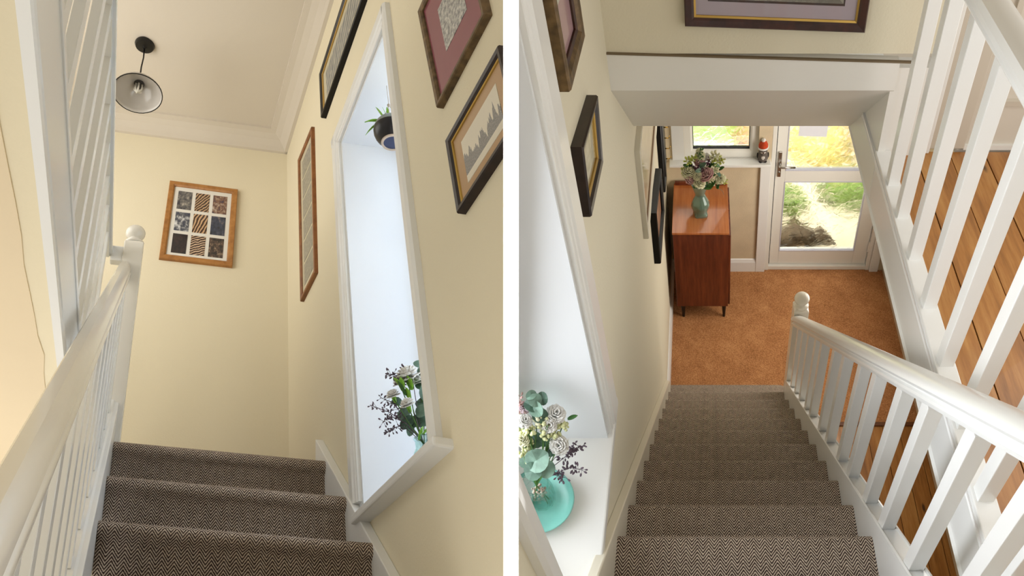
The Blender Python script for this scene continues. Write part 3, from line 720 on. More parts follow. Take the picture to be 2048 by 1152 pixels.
# skirtings
sk = [(0, 0), (.018, 0), (.018, .11), (.012, .125), (.008, .14), (0, .145)]
struct(MB().loft([[R.w(a, HB-d, FLOOR+h) for d, h in sk] for a in (RW, .40)]).build('baseboard_front', WHITE), 'white skirting board below the hall window')
struct(MB().loft([[R.w(RW+d, b, FLOOR+h) for d, h in sk] for b in (3.05, HB)]).build('baseboard_side', WHITE), 'white skirting along the hall side wall')
struct(bx(R, .395, DL, HB-.022, HB, FLOOR, WB-.02).build('trim_6', WHITE, bev=.004), 'white door casing beside the hall window')
struct(bx(R, DR, 1.475, HB-.022, HB, FLOOR, -1.8).build('trim_7', WHITE, bev=.004), 'white door casing on the hinge side')
# hall window
wh = bpy.data.objects.new('window_3', None); COL.objects.link(wh); wh.location = R.w(.1, HB, WB); ORG['window_3'] = wh.location.copy(); struct(wh, 'white hall window with obscured glass above the sideboard')
FR = frosted('obscured_glass', (250, 250, 245))
bx(R, -.30, DL-.005, HB-.075, HB+.06, WB-.025, WB).build('sill', WHITE, wh, bev=.005)
def barframe(rm, a0, a1, c0, c1, w_, b0, b1, name, mat, parent):
    pr_ = [(0, b1), (0, b0), (w_*.75, b0), (w_, b0+.012), (w_, b1)]
    return MB().loft([[rm.w(a0+d, b, c0+d), rm.w(a1-d, b, c0+d), rm.w(a1-d, b, c1-d), rm.w(a0+d, b, c1-d)] and [rm.w(x, b, z) for x, z in ((a0+d, c0+d), (a1-d, c0+d), (a1-d, c1-d), (a0+d, c1-d))] for d, b in pr_], cap=False, loop=True).build(name, mat, parent)
wfo = barframe(R, WL, WR_, WB, -2.0, .065, HB+.03, HB+.085, 'window_frame', UPVC, wh)
barframe(R, WL+.062, WR_-.062, WB+.062, -2.06, .008, HB+.045, HB+.08, 'gasket', DARK, wfo)
bx(R, WL+.06, WR_-.06, HB+.055, HB+.062, WB+.06, -2.06).build('pane', FR, wh)
bx(R, WL-.09, WL, HB-.012, HB+.03, WB, -1.85).build('jamb', WHITE, wh)
# front door
dr = bpy.data.objects.new('door_1', None); COL.objects.link(dr); dr.location = R.w(.93, HB+.03, FLOOR); ORG['door_1'] = dr.location.copy(); struct(dr, 'white front door with two obscured glass panes')
E0, E1 = .515, 1.365; db0, db1 = HB+.035, HB+.085
mb = MB(); bx(R, DL, E0-.006, HB+.0, HB+.1, FLOOR, -1.9, mb); mb.build('door_frame', UPVC, dr, bev=.004)
mb = MB(); bx(R, E0-.004, E0+.003, HB+.034, HB+.06, FLOOR+.05, -1.9, mb); mb.build('seal', DARK, dr)
mb = MB(); bx(R, E1+.004, DR, HB+.0, HB+.1, FLOOR, -1.9, mb); mb.build('door_frame', UPVC, dr, bev=.004)
bx(R, DL, DR, HB+.005, HB+.1, FLOOR, FLOOR+.045).build('threshold', UPVC, dr, bev=.005)
P2B, P2T, P1B, PL, PR = -4.305, -3.545, -3.435, .597, 1.248
bx(R, E0, PL, db0, db1, FLOOR+.05, -1.95).build('stile', UPVC, dr, bev=.003)
bx(R, PR, E1, db0, db1, FLOOR+.05, -1.95).build('stile', UPVC, dr, bev=.003)
bx(R, PL, PR, db0, db1, FLOOR+.05, P2B).build('bottom_rail', UPVC, dr)
bx(R, PL, PR, db0, db1, P2T, P1B).build('middle_rail', UPVC, dr)
bx(R, PL, PR, db0, db1, -2.05, -1.95).build('top_rail', UPVC, dr)
bx(R, PL, PR, db0+.02, db0+.027, P2B, P2T).build('pane', FR, dr)
bx(R, PL, PR, db0+.02, db0+.027, P1B, -2.05).build('pane', FR, dr)
for c0_, c1_ in ((P2B, P2T), (P1B, -2.05)):
    barframe(R, PL-.002, PR+.002, c0_-.002, c1_+.002, .010, db0-.003, db0+.02, 'glazing_bead', plain('pale_silver_bead', (206, 206, 220), .3), dr)
hd = [R.px(x, y, b=db0) for x, y in ((1561, 306), (1561, 353))]
hp = bx(R, .532, .560, db0-.012, db0, -3.49, -3.25).build('handle_plate', CHROME, dr, bev=.004)
hx = R.w(.546, db0, -3.365); oo = R.m @ Vector((0, -1, 0)); la = R.m @ Vector((1, 0, 0))
MB().tube([hx, hx+oo*.045, hx+oo*.055+la*.012, hx+oo*.055+la*.115], [.010, .010, .0095, .008], 10).build('handle', CHROME, hp, smooth=True)
MB().lathe(R.w(.546, db0-.012, -3.445), oo, [(.001, 0), (.008, 0), (.008, .008), (.001, .009)], 12).build('lock', CHROME, hp)
mb = MB(); mb.lathe(R.w(E1+.004, db0-.012, -4.30), UPR, [(.001, 0), (.010, 0), (.010, .11), (.001, .11)], 10).build('hinge', UPVC, dr)
# paper notes taped on the upper pane
q0 = [R.px(x, y, b=db0+.016) for x, y in ((1598, 262), (1655, 262), (1653, 274), (1597, 272))]
tag(prof(R, [(p.x, db0+.016, p.z) for p in [q0[3], q0[2]]]+[(q0[2].x+.005, db0+.016, -2.9), (q0[3].x, db0+.016, -2.9)], (0, .002, 0)).build('paper_note', plain('white_paper', (236, 238, 246), .7)), 'white paper note taped high on the front door glass', 'paper')

# garden outside
PAVE = plain('pale_paving', (226, 216, 190), .8, var=.12, vs=6)
struct(bx(R, -1.5, 3.2, HB+.12, 5.75, FLOOR-.1, FLOOR-.03).build('ground_path', PAVE), 'pale paving outside the front door')
struct(bx(R, -1.5, .42, 5.75, 6.38, FLOOR-.1, FLOOR-.03).build('ground_kerb', plain('pale_blue_paving', (222, 226, 232), .8, var=.08, vs=6)), 'pale paving strip below the hall window')
struct(bx(R, -1.5, .42, 6.38, 9, FLOOR-.1, FLOOR-.03).build('ground_lawn', plain('lawn_green', (150, 186, 84), .9, var=.25, vs=9)), 'green lawn beyond the hall window')
struct(bx(R, .42, 3.2, 5.75, 9, FLOOR-.1, FLOOR-.03).build('ground_gravel', plain('golden_gravel', (232, 216, 186), .9, var=.15, vs=5)), 'golden gravel drive beyond the path')
def bush(c, r, n, mat, label, cat='bush', group='garden plants beyond the door'):
    o = R.w(*c); t = thing('garden_bush', label, cat, o)
    mb = MB()
    for k in range(n):
        d = nrm(Vector((random.gauss(0, 1), random.gauss(0, 1), abs(random.gauss(0, .8))))); d = Vector((d.x*r[0], d.y*r[1], d.z*r[2]))*random.uniform(.75, 1.05)
        p = o+d; s_ = random.uniform(.03, .055); x, y, z = basis(d+Vector((random.uniform(-.3, .3), random.uniform(-.3, .3), .3)))
        mb.add([p-x*s_, p+y*s_*.5+z*.01, p+x*s_, p-y*s_*.5+z*.01], [(0, 1, 2, 3)])
    mb.build('foliage', mat, t, kind='stuff')
    MB().ball(o+Vector((0, 0, r[2]*.25)), 1, 12, 8, (r[0]*.82, r[1]*.82, r[2]*.7)).build('core', mat, t, smooth=True)
GB = plain('garden_green', (130, 158, 82), .7, var=.3, vs=5); GB2 = plain('garden_lime', (176, 200, 96), .7, var=.25, vs=5); GB3 = plain('garden_gold', (232, 206, 128), .7, var=.25, vs=5); GB4 = plain('garden_terracotta', (214, 170, 128), .7, var=.2, vs=4)
bush((.72, 5.35, FLOOR-.03), (.22, .2, .22), 240, GB, 'low green shrub outside the door, nearest the glass')
bush((1.35, 5.45, FLOOR-.03), (.30, .25, .30), 260, GB, 'olive green shrub outside beyond the hinge side of the door')
bush((1.12, 6.2, FLOOR-.03), (.4, .3, .4), 300, GB3, 'golden yellow shrub seen through the upper door pane')
bush((.46, 6.35, FLOOR-.03), (.2, .22, .28), 240, GB4, 'terracotta-leaved shrub seen through the upper door pane by the handle')
bush((-.1, 7.0, FLOOR-.03), (.32, .3, .3), 300, GB2, 'lime green shrub seen through the hall window')
bush((-.85, 6.9, FLOOR-.03), (.34, .34, .36), 300, GB2, 'pale green shrub outside at the edge of the hall window')
# dog lying outside the door
dp = R.w(.74, 4.72, FLOOR-.03)
dog = thing('dog', 'shaggy grey-brown dog curled up outside the front door', 'dog', dp)
ax3 = (la, -oo, UPR)
def dpt(x, y, z): return dp+la*x+nrm(R.m @ Vector((0, 1, 0)))*y+UPR*z
me = bpy.data.meshes.new('body')
sk_pts = [((-.20, .0, .09), .085), ((-.10, .0, .13), .125), ((.02, .0, .14), .13), ((.12, .0, .13), .10), ((.19, -.02, .15), .065), ((.26, -.04, .17), .068), ((.32, -.07, .15), .045), ((.37, -.09, .135), .028),
          ((-.17, .08, .05), .05), ((-.08, .16, .04), .04), ((-.02, .20, .03), .028), ((.12, -.08, .05), .045), ((.22, -.14, .035), .032), ((.30, -.17, .03), .026),
          ((-.28, .02, .08), .03), ((-.33, .10, .06), .022), ((.25, .03, .215), .024), ((.25, .075, .205), .012), ((.22, -.09, .22), .024), ((.21, -.125, .20), .012)]
sk_e = [(0, 1), (1, 2), (2, 3), (3, 4), (4, 5), (5, 6), (6, 7), (0, 8), (8, 9), (9, 10), (3, 11), (11, 12), (12, 13), (0, 14), (14, 15), (5, 16), (16, 17), (5, 18), (18, 19)]
me.from_pydata([dpt(*p)-dp for p, r in sk_pts], sk_e, [])
bo = bpy.data.objects.new('body', me); COL.objects.link(bo); bo.parent = dog; ORG['body'] = dp
sm = bo.modifiers.new('skin', 'SKIN'); bo.modifiers.new('sub', 'SUBSURF').render_levels = 2
if not me.skin_vertices: bm = bmesh.new(); bm.from_mesh(me); bm.verts.layers.skin.verify(); bm.to_mesh(me); bm.free()
for i, (p, r) in enumerate(sk_pts): me.skin_vertices[0].data[i].radius = (r, r)
me.skin_vertices[0].data[1].use_root = True
FUR = plain('shaggy_grey_fur', (92, 80, 64), .9, var=.45, vs=14); me.materials.append(FUR)
mb = MB()
for k in range(900):
    p, r = random.choice(sk_pts[:6]); d = nrm(Vector((random.gauss(0, 1), random.gauss(0, 1), abs(random.gauss(.2, 1)))))
    q = dpt(*p)+d*r*.9; e = q+d*.025+Vector((random.uniform(-.02, .02), random.uniform(-.02, .02), -.012)); s_ = nrm(d.cross(Vector((.3, .2, 1))))*.004
    mb.add([q-s_, q+s_, e], [(0, 1, 2)])
mb.build('fur', FUR, dog, kind='stuff')
MB().ball(dpt(.375, -.095, .14), .014, 8, 6).build('nose', BLACK, dog, smooth=True)
for y in (-.075, -.015): MB().ball(dpt(.305, y, .195), .008, 8, 6).build('eye', BLACK, dog, smooth=True)
MB().ball(dpt(.05, -.12, .09), .06, 10, 8, (1.2, .6, .8)).build('chest_patch', plain('cream_fur', (206, 176, 128), .9), dog, smooth=True)

# stairs (right)
stR = thing('staircase', 'long flight of herringbone-carpeted steps going down to the hall', 'staircase', R.w(.1, 2.0, FLOOR))
db_, dc_ = .2076, .2136
def nose(n): return 2.615-db_*(n-3), -3.872+dc_*(n-3)
for n_ in range(2, 15):
    b, c = nose(n_); step(R, -.303, .497, b, c, 1, dc_, db_, None, stR)
# bottom step with a rounded end
b, c = nose(1); mb = MB()
def bull(ins): 
    pts = [(-.303, b-.26), (-.303, b-ins), (.48, b-ins)]
    for k in range(1, 8):
        t = math.pi/2*k/7; pts.append((.48+(.11-ins)*math.sin(t), b-.11+(.11-ins)*math.cos(t)))
    pts.append((.59-ins, b-.26)); return pts
lv = [(-dc_, .028), (-.055, .028), (-.045, .012), (-.022, 0), (-.008, .004), (0, .015)]
rings = [[R.w(x, y, c+h) for x, y in bull(i)] for h, i in lv]
n0 = len(rings[0]); pts = [p for r in rings for p in r]; fcs = []
for k in range(len(rings)-1):
    for i in range(n0): fcs.append((k*n0+i, k*n0+(i+1) % n0, (k+1)*n0+(i+1) % n0, (k+1)*n0+i))
uv = []
for h, i in lv:
    for x, y in bull(i): uv.append((x+7, h+3+(b-y if h == 0 else 0)))
mb.add(pts, fcs, uv)
top = bull(.015); mb.add([R.w(x, y, c) for x, y in top], [tuple(range(len(top)))], [(x+7, b-y+3) for x, y in top])
mb.build('step', CARPET, stR)
def sw(bb): return -2.085-1.02*(bb-.924)
WS = plain('pale_cream_gloss', (232, 224, 204), .35, coat=.1, var=.03)
bcp(R, [(.2, sw(.2)), (2.97, sw(2.97)), (3.02, sw(2.97)-.10), (3.02, FLOOR), (2.75, FLOOR), (.2, sw(.2)-.45)], RW, -.303).build('string_board', WS, stR, bev=.004, clip=CRT)
# balustrade beside the stairs (right)
balR = thing('stair_balustrade', 'white stair balustrade running down to a ball-topped newel on the hall matting', 'balustrade', R.w(.53, 2.8, FLOOR))
def so(bb): return -2.06-1.0*(bb-.924)
bcp(R, [(.1, so(.1)-.005), (2.82, so(2.82)-.005), (2.82, so(2.82)-.30), (.1, so(.1)-.36)], .495, .553).build('string_board', WHITE, balR, bev=.003)
rail(R, [(.494, -.005), (.494, .006), (.500, .008), (.506, .001), (.544, .001), (.548, .008), (.554, .006), (.554, -.005)], .1, so(.1), 2.80, so(2.80)).build('base_rail', WHITE, balR)
def rb(bb): return -1.423-1.045*(bb-.948)
seR = [(.500, 0), (.497, .014), (.493, .018), (.493, .030), (.500, .036), (.500, .043), (.489, .050), (.484, .062), (.487, .078), (.496, .090), (.510, .097), (.537, .097), (.552, .090), (.560, .078), (.563, .062), (.558, .050), (.547, .043), (.547, .036), (.554, .030), (.554, .018), (.550, .014), (.547, 0)]
rail(R, seR, .1, rb(.1), 2.80, rb(2.80)).build('handrail', WHITE, balR, smooth='auto')
for b in (.721, .924, 1.084, 1.287, 1.437, 1.641, 1.792, 2.014, 2.140, 2.316, 2.471, 2.62, .52, .32):
    prof(R, [(.503, b-.002, so(b)-.03), (.543, b-.002, so(b)-.03), (.543, b+.038, so(b)-.03), (.503, b+.038, so(b)-.03)], (0, 0, rb(b)-so(b)+.02)).build('baluster', WHITE, balR, bev=.002)
newel(R, .498, .588, 2.79, 2.88, -4.30, -3.21, .043, balR, UPR, CREAMW)
# landing: floor, fascia, balustrade, end wall
fl3 = struct(bx(R, .645, 1.75, .05, 2.22, -1.83, -1.645).build('floor_landing', plain('subfloor_dark', (1, 1, 1))), 'pine floorboards of the upper landing')
for i, (a0_, a1_) in enumerate(((.655, .778), (.782, .908), (.912, 1.040), (1.045, 1.170), (1.174, 1.30), (1.304, 1.43), (1.434, 1.56), (1.564, 1.70))):
    bx(R, a0_, a1_, .05, 2.21, -1.645, -1.624+random.uniform(-.0015, .0015)).build('plank', PINE, fl3, uvf=(lambda p, i=i: (R.inv(p)[0]+i*2.9+11, R.inv(p)[1]+i*1.3)))
ff = [(.645, -1.845), (.630, -1.845), (.626, -1.838), (.633, -1.828), (.633, -1.665), (.628, -1.655), (.633, -1.645), (.624, -1.632), (.622, -1.618), (.645, -1.618)]
struct(MB().loft([[R.w(a, b, c) for a, c in ff] for b in (.05, 2.69)]).build('trim_8', WHITE), 'white moulded fascia along the landing edge')
struct(bcp(R, [(2.18, -1.33), (2.70, -1.832), (2.70, -1.848), (2.18, -1.848)], .632, .66).build('wall_cheek', WHITEB), 'white cheek between the bulkhead and the landing fascia')
lbR = thing('landing_balustrade', 'white balustrade along the pine-floored upper landing', 'balustrade', R.w(.65, 1.5, -1.62))
bx(R, .624, .682, .05, 2.19, -1.62, -1.600).build('base_rail', WHITE, lbR, bev=.003)
for b in (1.978, 1.805, 1.606, 1.399, 1.185, .985, .785, .585, .385):
    bx(R, .633, .673, b, b+.04, -1.602, -.765).build('baluster', WHITE, lbR, bev=.002)
lsR = [(.606, -.765), (.600, -.755), (.606, -.746), (.594, -.738), (.592, -.722), (.600, -.708), (.620, -.700), (.645, -.700), (.664, -.708), (.672, -.722), (.670, -.738), (.660, -.746), (.664, -.755), (.660, -.765)]
MB().loft([[R.w(a, b, c) for a, c in lsR] for b in (.1, 2.19)]).build('handrail', WHITE, lbR, smooth='auto')
LW = 2.225
DOORW = plain('shaded_white_door_paint', (206, 196, 180), .5, var=.04)  # white paint toned darker, shade put into the colour
struct(bx(R, .94, 2.0, LW+.005, LW+.1, -1.64, .4).build('wall_landing', plain('landing_wall_paint', (220, 212, 198), .8)), 'pale wall at the end of the landing')
d2 = bpy.data.objects.new('door_2', None); COL.objects.link(d2); d2.location = R.w(.87, LW, -1.62); ORG['door_2'] = d2.location.copy(); struct(d2, 'white door at the end of the landing, shade painted into its colour')
bx(R, .80, .83, LW-.03, LW+.06, -1.62, .4).build('door_frame', WHITE, d2, bev=.003)
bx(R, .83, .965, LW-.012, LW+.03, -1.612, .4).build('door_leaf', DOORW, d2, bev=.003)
struct(bx(R, .965, 1.8, LW-.008, LW+.01, -1.62, -1.60).build('baseboard_landing', WHITEB), 'low skirting at the end of the landing')
pm = MB(); pr2 = [(0, 0), (.0, .012), (.02, .012), (.026, .0)]
def rect(i, h): return [R.w(x, LW+.005-h, z) for x, z in ((1.0+i, -1.43+i), (1.42-i, -1.43+i), (1.42-i, .3-i), (1.0+i, .3-i))]
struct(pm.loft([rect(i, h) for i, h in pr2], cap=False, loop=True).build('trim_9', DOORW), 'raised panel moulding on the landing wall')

# sideboard
B0, B1, A0, A1, CT, CBm = 3.815, 4.385, -.278, .142, -3.525, -4.335
sb = thing('sideboard', 'brown teak-coloured sideboard on tapered black legs in the hall', 'sideboard', R.w((A0+A1)/2, 4.1, FLOOR))
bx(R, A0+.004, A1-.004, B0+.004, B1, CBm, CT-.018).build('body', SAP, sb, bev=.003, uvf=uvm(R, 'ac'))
bx(R, A0, A1, B0, B1+.002, CT-.018, CT).build('top', SAPLIT, sb, bev=.003, uvf=uvm(R, 'ab'))
bx(R, A0+.01, A1-.01, B1-.02, B1, CT, CT+.03).build('back_rail', SAP, sb, uvf=uvm(R, 'ac'))
for k in range(2): bx(R, A1-.004, A1+.012, B0+.01+k*.285, B0+.28+k*.285, CBm+.02, CT-.03).build('door', SAP, sb, bev=.003, uvf=uvm(R, 'bc'))
for ba in ((A0+.05, B0+.05), (A1-.035, B0+.05), (A0+.05, B1-.06), (A1-.035, B1-.06)):
    MB().loft([[R.w(ba[0]+r*math.cos(t), ba[1]+r*math.sin(t), c) for t in [k*math.pi/5 for k in range(10)]] for r, c in ((.010, FLOOR), (.020, CBm))]).build('leg', BLACK, sb, smooth='auto')

# vase and bouquet on the sideboard
vr = R.w(*R.px(1405, 432, c=CT)); vr = R.w(-.068, 4.02, CT)
vt = thing('glass_vase', 'fluted green glass hourglass vase on the sideboard', 'vase', vr)
GV = plain('green_vase_glass', (186, 222, 208), .05, trans=.8, coat=.6)
hv = .30; sc_ = hv
pv = [(.052, 0), (.052, .02), (.046, .035), (.062, .075), (.066, .105), (.052, .145), (.034, .185), (.034, .205), (.048, .25), (.058, .285), (.062, .30)]
def flute(pv, dr_, n=28):
    x = nrm(la); z = UPR; y = z.cross(x); x = y.cross(z); rings = []
    for r, h in pv:
        ring = []
        for k in range(n):
            t = 2*math.pi*k/n
            if h < .03: q = r/max(abs(math.cos(t)), abs(math.sin(t)))*.9
            else: q = r*(1+.05*math.cos(7*t*2))
            q = max(q-dr_, .002); ring.append(vr+(x*math.cos(t)+y*math.sin(t))*q+z*h)
        rings.append(ring)
    return rings
outer = flute(pv, 0); inner = flute([(r, h+.006 if i == 0 else h) for i, (r, h) in enumerate(pv)], .005)
MB().loft(outer+inner[::-1]).build('body', GV, vt, smooth=True)
MB().loft([r_ for r_ in flute([(.03, .012), (.036, .04), (.05, .08), (.053, .105), (.040, .145), (.026, .18)], 0)]).build('water', clear_glass('green_water', (228, 242, 236), 0, .75), vt, smooth=True)
bqR = thing('flower_bouquet', 'large bouquet of blush roses, cream stocks and lime alstroemeria on the sideboard', 'bouquet', vr+UPR*.29)
nk = vr+UPR*.27; B_ = 4.02
def kz(p): return -(CR.inverted() @ (p-CAM)).z/F
for (x, y, r, k, m_, nm, db) in ((1382, 356, 11, ROSE, PP, 'rose', -.03), (1412, 350, 13, ROSE, PP, 'rose', -.05), (1398, 324, 10, ROSE, PP, 'rose', .03), (1377, 345, 12, CARN, PC, 'stock_flower', -.01), (1399, 365, 11, CARN, PC, 'stock_flower', -.06),
        (1395, 352, 8, CARN, PC, 'stock_flower', -.05), (1441, 358, 9, CARN, PC, 'stock_flower', -.01), (1436, 322, 9, LILY, PY, 'alstroemeria', .02), (1430, 312, 9, LILY, PC, 'alstroemeria', .03), (1442, 320, 8, LILY, PC, 'alstroemeria', .02), (1425, 318, 8, LILY, PY, 'alstroemeria', .04), (1368, 343, 8, LILY, PY, 'alstroemeria', 0), (1376, 322, 8, LILY, PY, 'alstroemeria', .03), (1388, 318, 7, LILY, PY, 'alstroemeria', .03), (1428, 340, 8, LILY, PC, 'alstroemeria', -.02),
        (1430, 365, 7, LILY, PC, 'alstroemeria', -.04), (1447, 364, 7, LILY, PY, 'alstroemeria', -.02), (1400, 312, 9, CARN, PC, 'stock_flower', .05), (1399, 302, 6, CARN, PC, 'stock_flower', .06), (1412, 314, 7, CARN, PW, 'stock_flower', .05), (1420, 358, 7, LILY, PC, 'alstroemeria', -.06), (1408, 335, 7, LILY, PC, 'alstroemeria', .0)):
    p = at(R, x, y, B_+db); s_ = r*1.15*kz(p); flower(k, p, toc(p)*.7+UPR*.5+Vector((random.uniform(-.5, .5), random.uniform(-.4, .3), 0)), s_, m_, bqR, nm); stem(nk, p, bqR)
for (x, y, r, db) in ((1390, 334, 9, 0), (1406, 340, 8, -.02), (1418, 320, 8, .03), (1401, 333, 7, -.01), (1414, 328, 6, .02), (1395, 340, 7, -.02)):
    p = at(R, x, y, B_+db); cluster(p, r*kz(p), 16, .006, PV, bqR, 'purple_filler')
for (x, y, r, db, m_) in ((1405, 330, 8, -.03, EUCD), (1397, 341, 7, -.04, EUC), (1428, 345, 9, -.01, GREEND), (1436, 348, 7, -.02, EUCD), (1434, 333, 8, 0, GREEND), (1422, 330, 8, .02, GREEND), (1424, 368, 9, -.05, GREEND), (1414, 374, 9, -.05, GREEND), (1443, 337, 6, .02, GREEND), (1380, 330, 8, .02, GREEND), (1392, 370, 7, -.04, GREEND), (1406, 372, 8, -.05, EUCD), (1372, 332, 6, .01, GREEND), (1384, 340, 8, 0, GREEND), (1410, 362, 8, -.03, GREEND), (1436, 372, 6, -.03, GREEND)):
    p = at(R, x, y, B_+db); eleaf(p, toc(p)+Vector((random.uniform(-.8, .8), random.uniform(-.5, .5), random.uniform(-.3, .5))), r*1.1*kz(p), m_, bqR, .55, 'leaf')
sprig([at(R, x, y, B_+.03) for x, y in ((1405, 360), (1402, 320), (1400, 298))], bqR, GREEND, .005, 24, .02, 'green_spike')
MB().tube([at(R, x, y, B_-.03) for x, y in ((1424, 366), (1436, 376), (1445, 382), (1448, 390))], [.002, .002, .0016, .001], 5).build('drooping_stem', plain('dull_stem', (112, 110, 84), .6), bqR)

# figurine on the hall sill
fg = R.w(*R.px(1524, 327, b=HB-.02)); fg = R.w(.408, HB-.015, WB)
fi = thing('penguin_figurine', 'small penguin ornament in a red bobble hat on the window sill', 'ornament', fg)
GREY = plain('grey_felt', (104, 96, 90), .9, var=.2, vs=60)
MB().lathe(fg, UPR, [(.001, 0), (.028, .002), (.037, .02), (.039, .045), (.034, .07), (.030, .085), (.032, .10), (.030, .12), (.001, .125)], 18).build('body', GREY, fi, smooth=True)
fw_ = nrm(oo-UPR*oo.dot(UPR)); fx = fw_.cross(UPR)
MB().ball(fg+UPR*.045+fw_*.016, .030, 12, 8, (.85, .8, 1.1), (fx, fw_, UPR)).build('belly', plain('white_felt', (222, 216, 208), .9), fi, smooth=True)
MB().ball(fg+UPR*.093+fw_*.013, .024, 12, 8, (1, .85, .75), (fx, fw_, UPR)).build('face', plain('white_felt', (1, 1, 1)), fi, smooth=True)
MB().lathe(fg+UPR*.093+fw_*.032, fw_, [(.006, 0), (.004, .006), (.0005, .012)], 8).build('beak', plain('beak_brown', (90, 60, 40), .6), fi)
for s_ in (-1, 1):
    MB().ball(fg+UPR*.101+fw_*.030+fx*.010*s_, .0035, 8, 6).build('eye', BLACK, fi, smooth=True)
    MB().ball(fg+UPR*.05+fx*.038*s_, .024, 10, 8, (.25, .6, 1), (fx, fw_, UPR)).build('wing', plain('dark_felt', (44, 40, 40), .9), fi, smooth=True)
    MB().ball(fg+UPR*.006+fx*.016*s_+fw_*.022, .014, 8, 6, (1, 1.2, .4), (fx, fw_, UPR)).build('foot', plain('dark_felt', (1, 1, 1)), fi, smooth=True)
MB().lathe(fg, UPR, [(.030, .112), (.036, .112), (.039, .119), (.037, .127), (.030, .128)], 18).build('hat_brim', plain('white_fleece', (240, 238, 236), .95), fi, smooth=True)
hto = MB().lathe(fg, UPR, [(.034, .125), (.033, .145), (.026, .165), (.012, .176), (.001, .178)], 18).build('hat', plain('red_fleece', (206, 74, 36), .9, var=.1, vs=60), fi, smooth=True)
MB().ball(fg+UPR*.185, .016, 10, 8).build('bobble', plain('white_fleece', (1, 1, 1)), hto, smooth=True)

# pictures of the downward view
def wp(pts, d): return [(RW, p.y, p.z) for p in [R.px(x, y, a=RW+d) for x, y in pts]]
picture(R, 'framed_print', 'bronze-framed print in a pink mount on the stair wall, cut by the top edge', (lambda q: [(RW, q[0][1], q[0][2]+.45), (RW, q[1][1], q[1][2]+.45), q[1], q[0]])(wp([(1143, 184), (1171, 73)], .035)), (1, 0, 0), .035, .03, BRONZE, 0, plain('dusty_pink_mount', (176, 140, 146), .6, coat=.8),
        [(.25, .1, .75, .68, artprint('pale_print', [(.35, (170, 176, 160)), (.6, (206, 204, 190))], 5, 51))], slip=(.008, MAHOG))
picture(R, 'framed_print', 'dark-framed glazed print on the stair wall reflecting the light', wp([(1167, 294), (1196, 190), (1207, 325), (1184, 434)], .032), (1, 0, 0), .032, .022, DKBRN, 0, plain('glazed_mount', (196, 188, 160), .25, coat=1),
        [(.14, .16, .86, .84, artprint('glazed_print', [(.3, (176, 168, 132)), (.55, (206, 200, 170)), (.7, (220, 216, 196))], 3, 53))], slip=(.006, GOLD))
up_ = [R.px(x, y, b=BF-.019) for x, y in ((1370, 54), (1730, 67))]
dcu = Vector((0, 0, .55))
pl_ = [Vector((p.x, BF+.006, p.z)) for p in up_]
picture(R, 'framed_print', 'mahogany-framed print in a lilac mount above the bulkhead', [pl_[0]+dcu, pl_[1]+dcu, pl_[1], pl_[0]], (0, -1, 0), .025, .030, MAHOG, 0, MATL,
        [(.085, .06, .915, .895, artprint('dark_keyline', [(.3, (50, 36, 34)), (.6, (60, 44, 40))], 3, 60)), (.095, .07, .905, .88, artprint('pale_etching', [(.25, (90, 92, 92)), (.4, (206, 204, 190)), (.7, (220, 218, 204))], 4, 61))], slip=(.006, GOLD))
picture(R, 'framed_print', 'wide cream-framed picture on the hall side wall', [(RW, 2.62, -1.92), (RW, 3.6, -1.92), (RW, 3.6, -2.46), (RW, 2.62, -2.46)], (1, 0, 0), .028, .035, plain('cream_frame_paint', (236, 230, 212), .4), 0, plain('beige_canvas', (206, 190, 158), .6, coat=.4),
        [(.06, .08, .94, .86, artprint('beige_print', [(.3, (200, 180, 142)), (.7, (222, 206, 172))], 3, 71))], slip=(.012, plain('brown_slip', (120, 88, 52), .5)))
picture(R, 'framed_print', 'black box frame low on the hall side wall', [(RW, 3.0, -2.62), (RW, 3.56, -2.74), (RW, 3.56, -3.09), (RW, 3.0, -3.02)], (1, 0, 0), .04, .03, BLACK, 0, plain('tan_picture', (176, 122, 86), .6, coat=.5),
        [(.2, .2, .8, .8, artprint('tan_print', [(.3, (120, 84, 60)), (.6, (190, 140, 104))], 4, 72))])
picture(R, 'framed_print', 'tall black frame on the hall side wall near the window', [(RW, 3.80, -2.2), (RW, 4.02, -2.2), (RW, 4.02, -3.18), (RW, 3.80, -3.13)], (1, 0, 0), .035, .03, BLACK, 0, MATW,
        [(.2, .15, .8, .85, artprint('grey_print', [(.3, (90, 90, 90)), (.6, (170, 168, 160))], 4, 73))])
kh = thing('key_rack', 'small black key rack with brass hooks beside the hall window', 'key rack', R.w(RW, 4.2, -3.2))
bx(R, RW, RW+.02, 4.12, 4.30, -3.22, -2.7).build('board', BLACK, kh, bev=.003)
for i in range(4):
    p = R.w(RW+.02, 4.22, -3.16+i*.09); MB().tube([p, p+la*.03, p+la*.038+UPR*.02], .004, 6).build('hook', BRASS, kh, smooth=True)

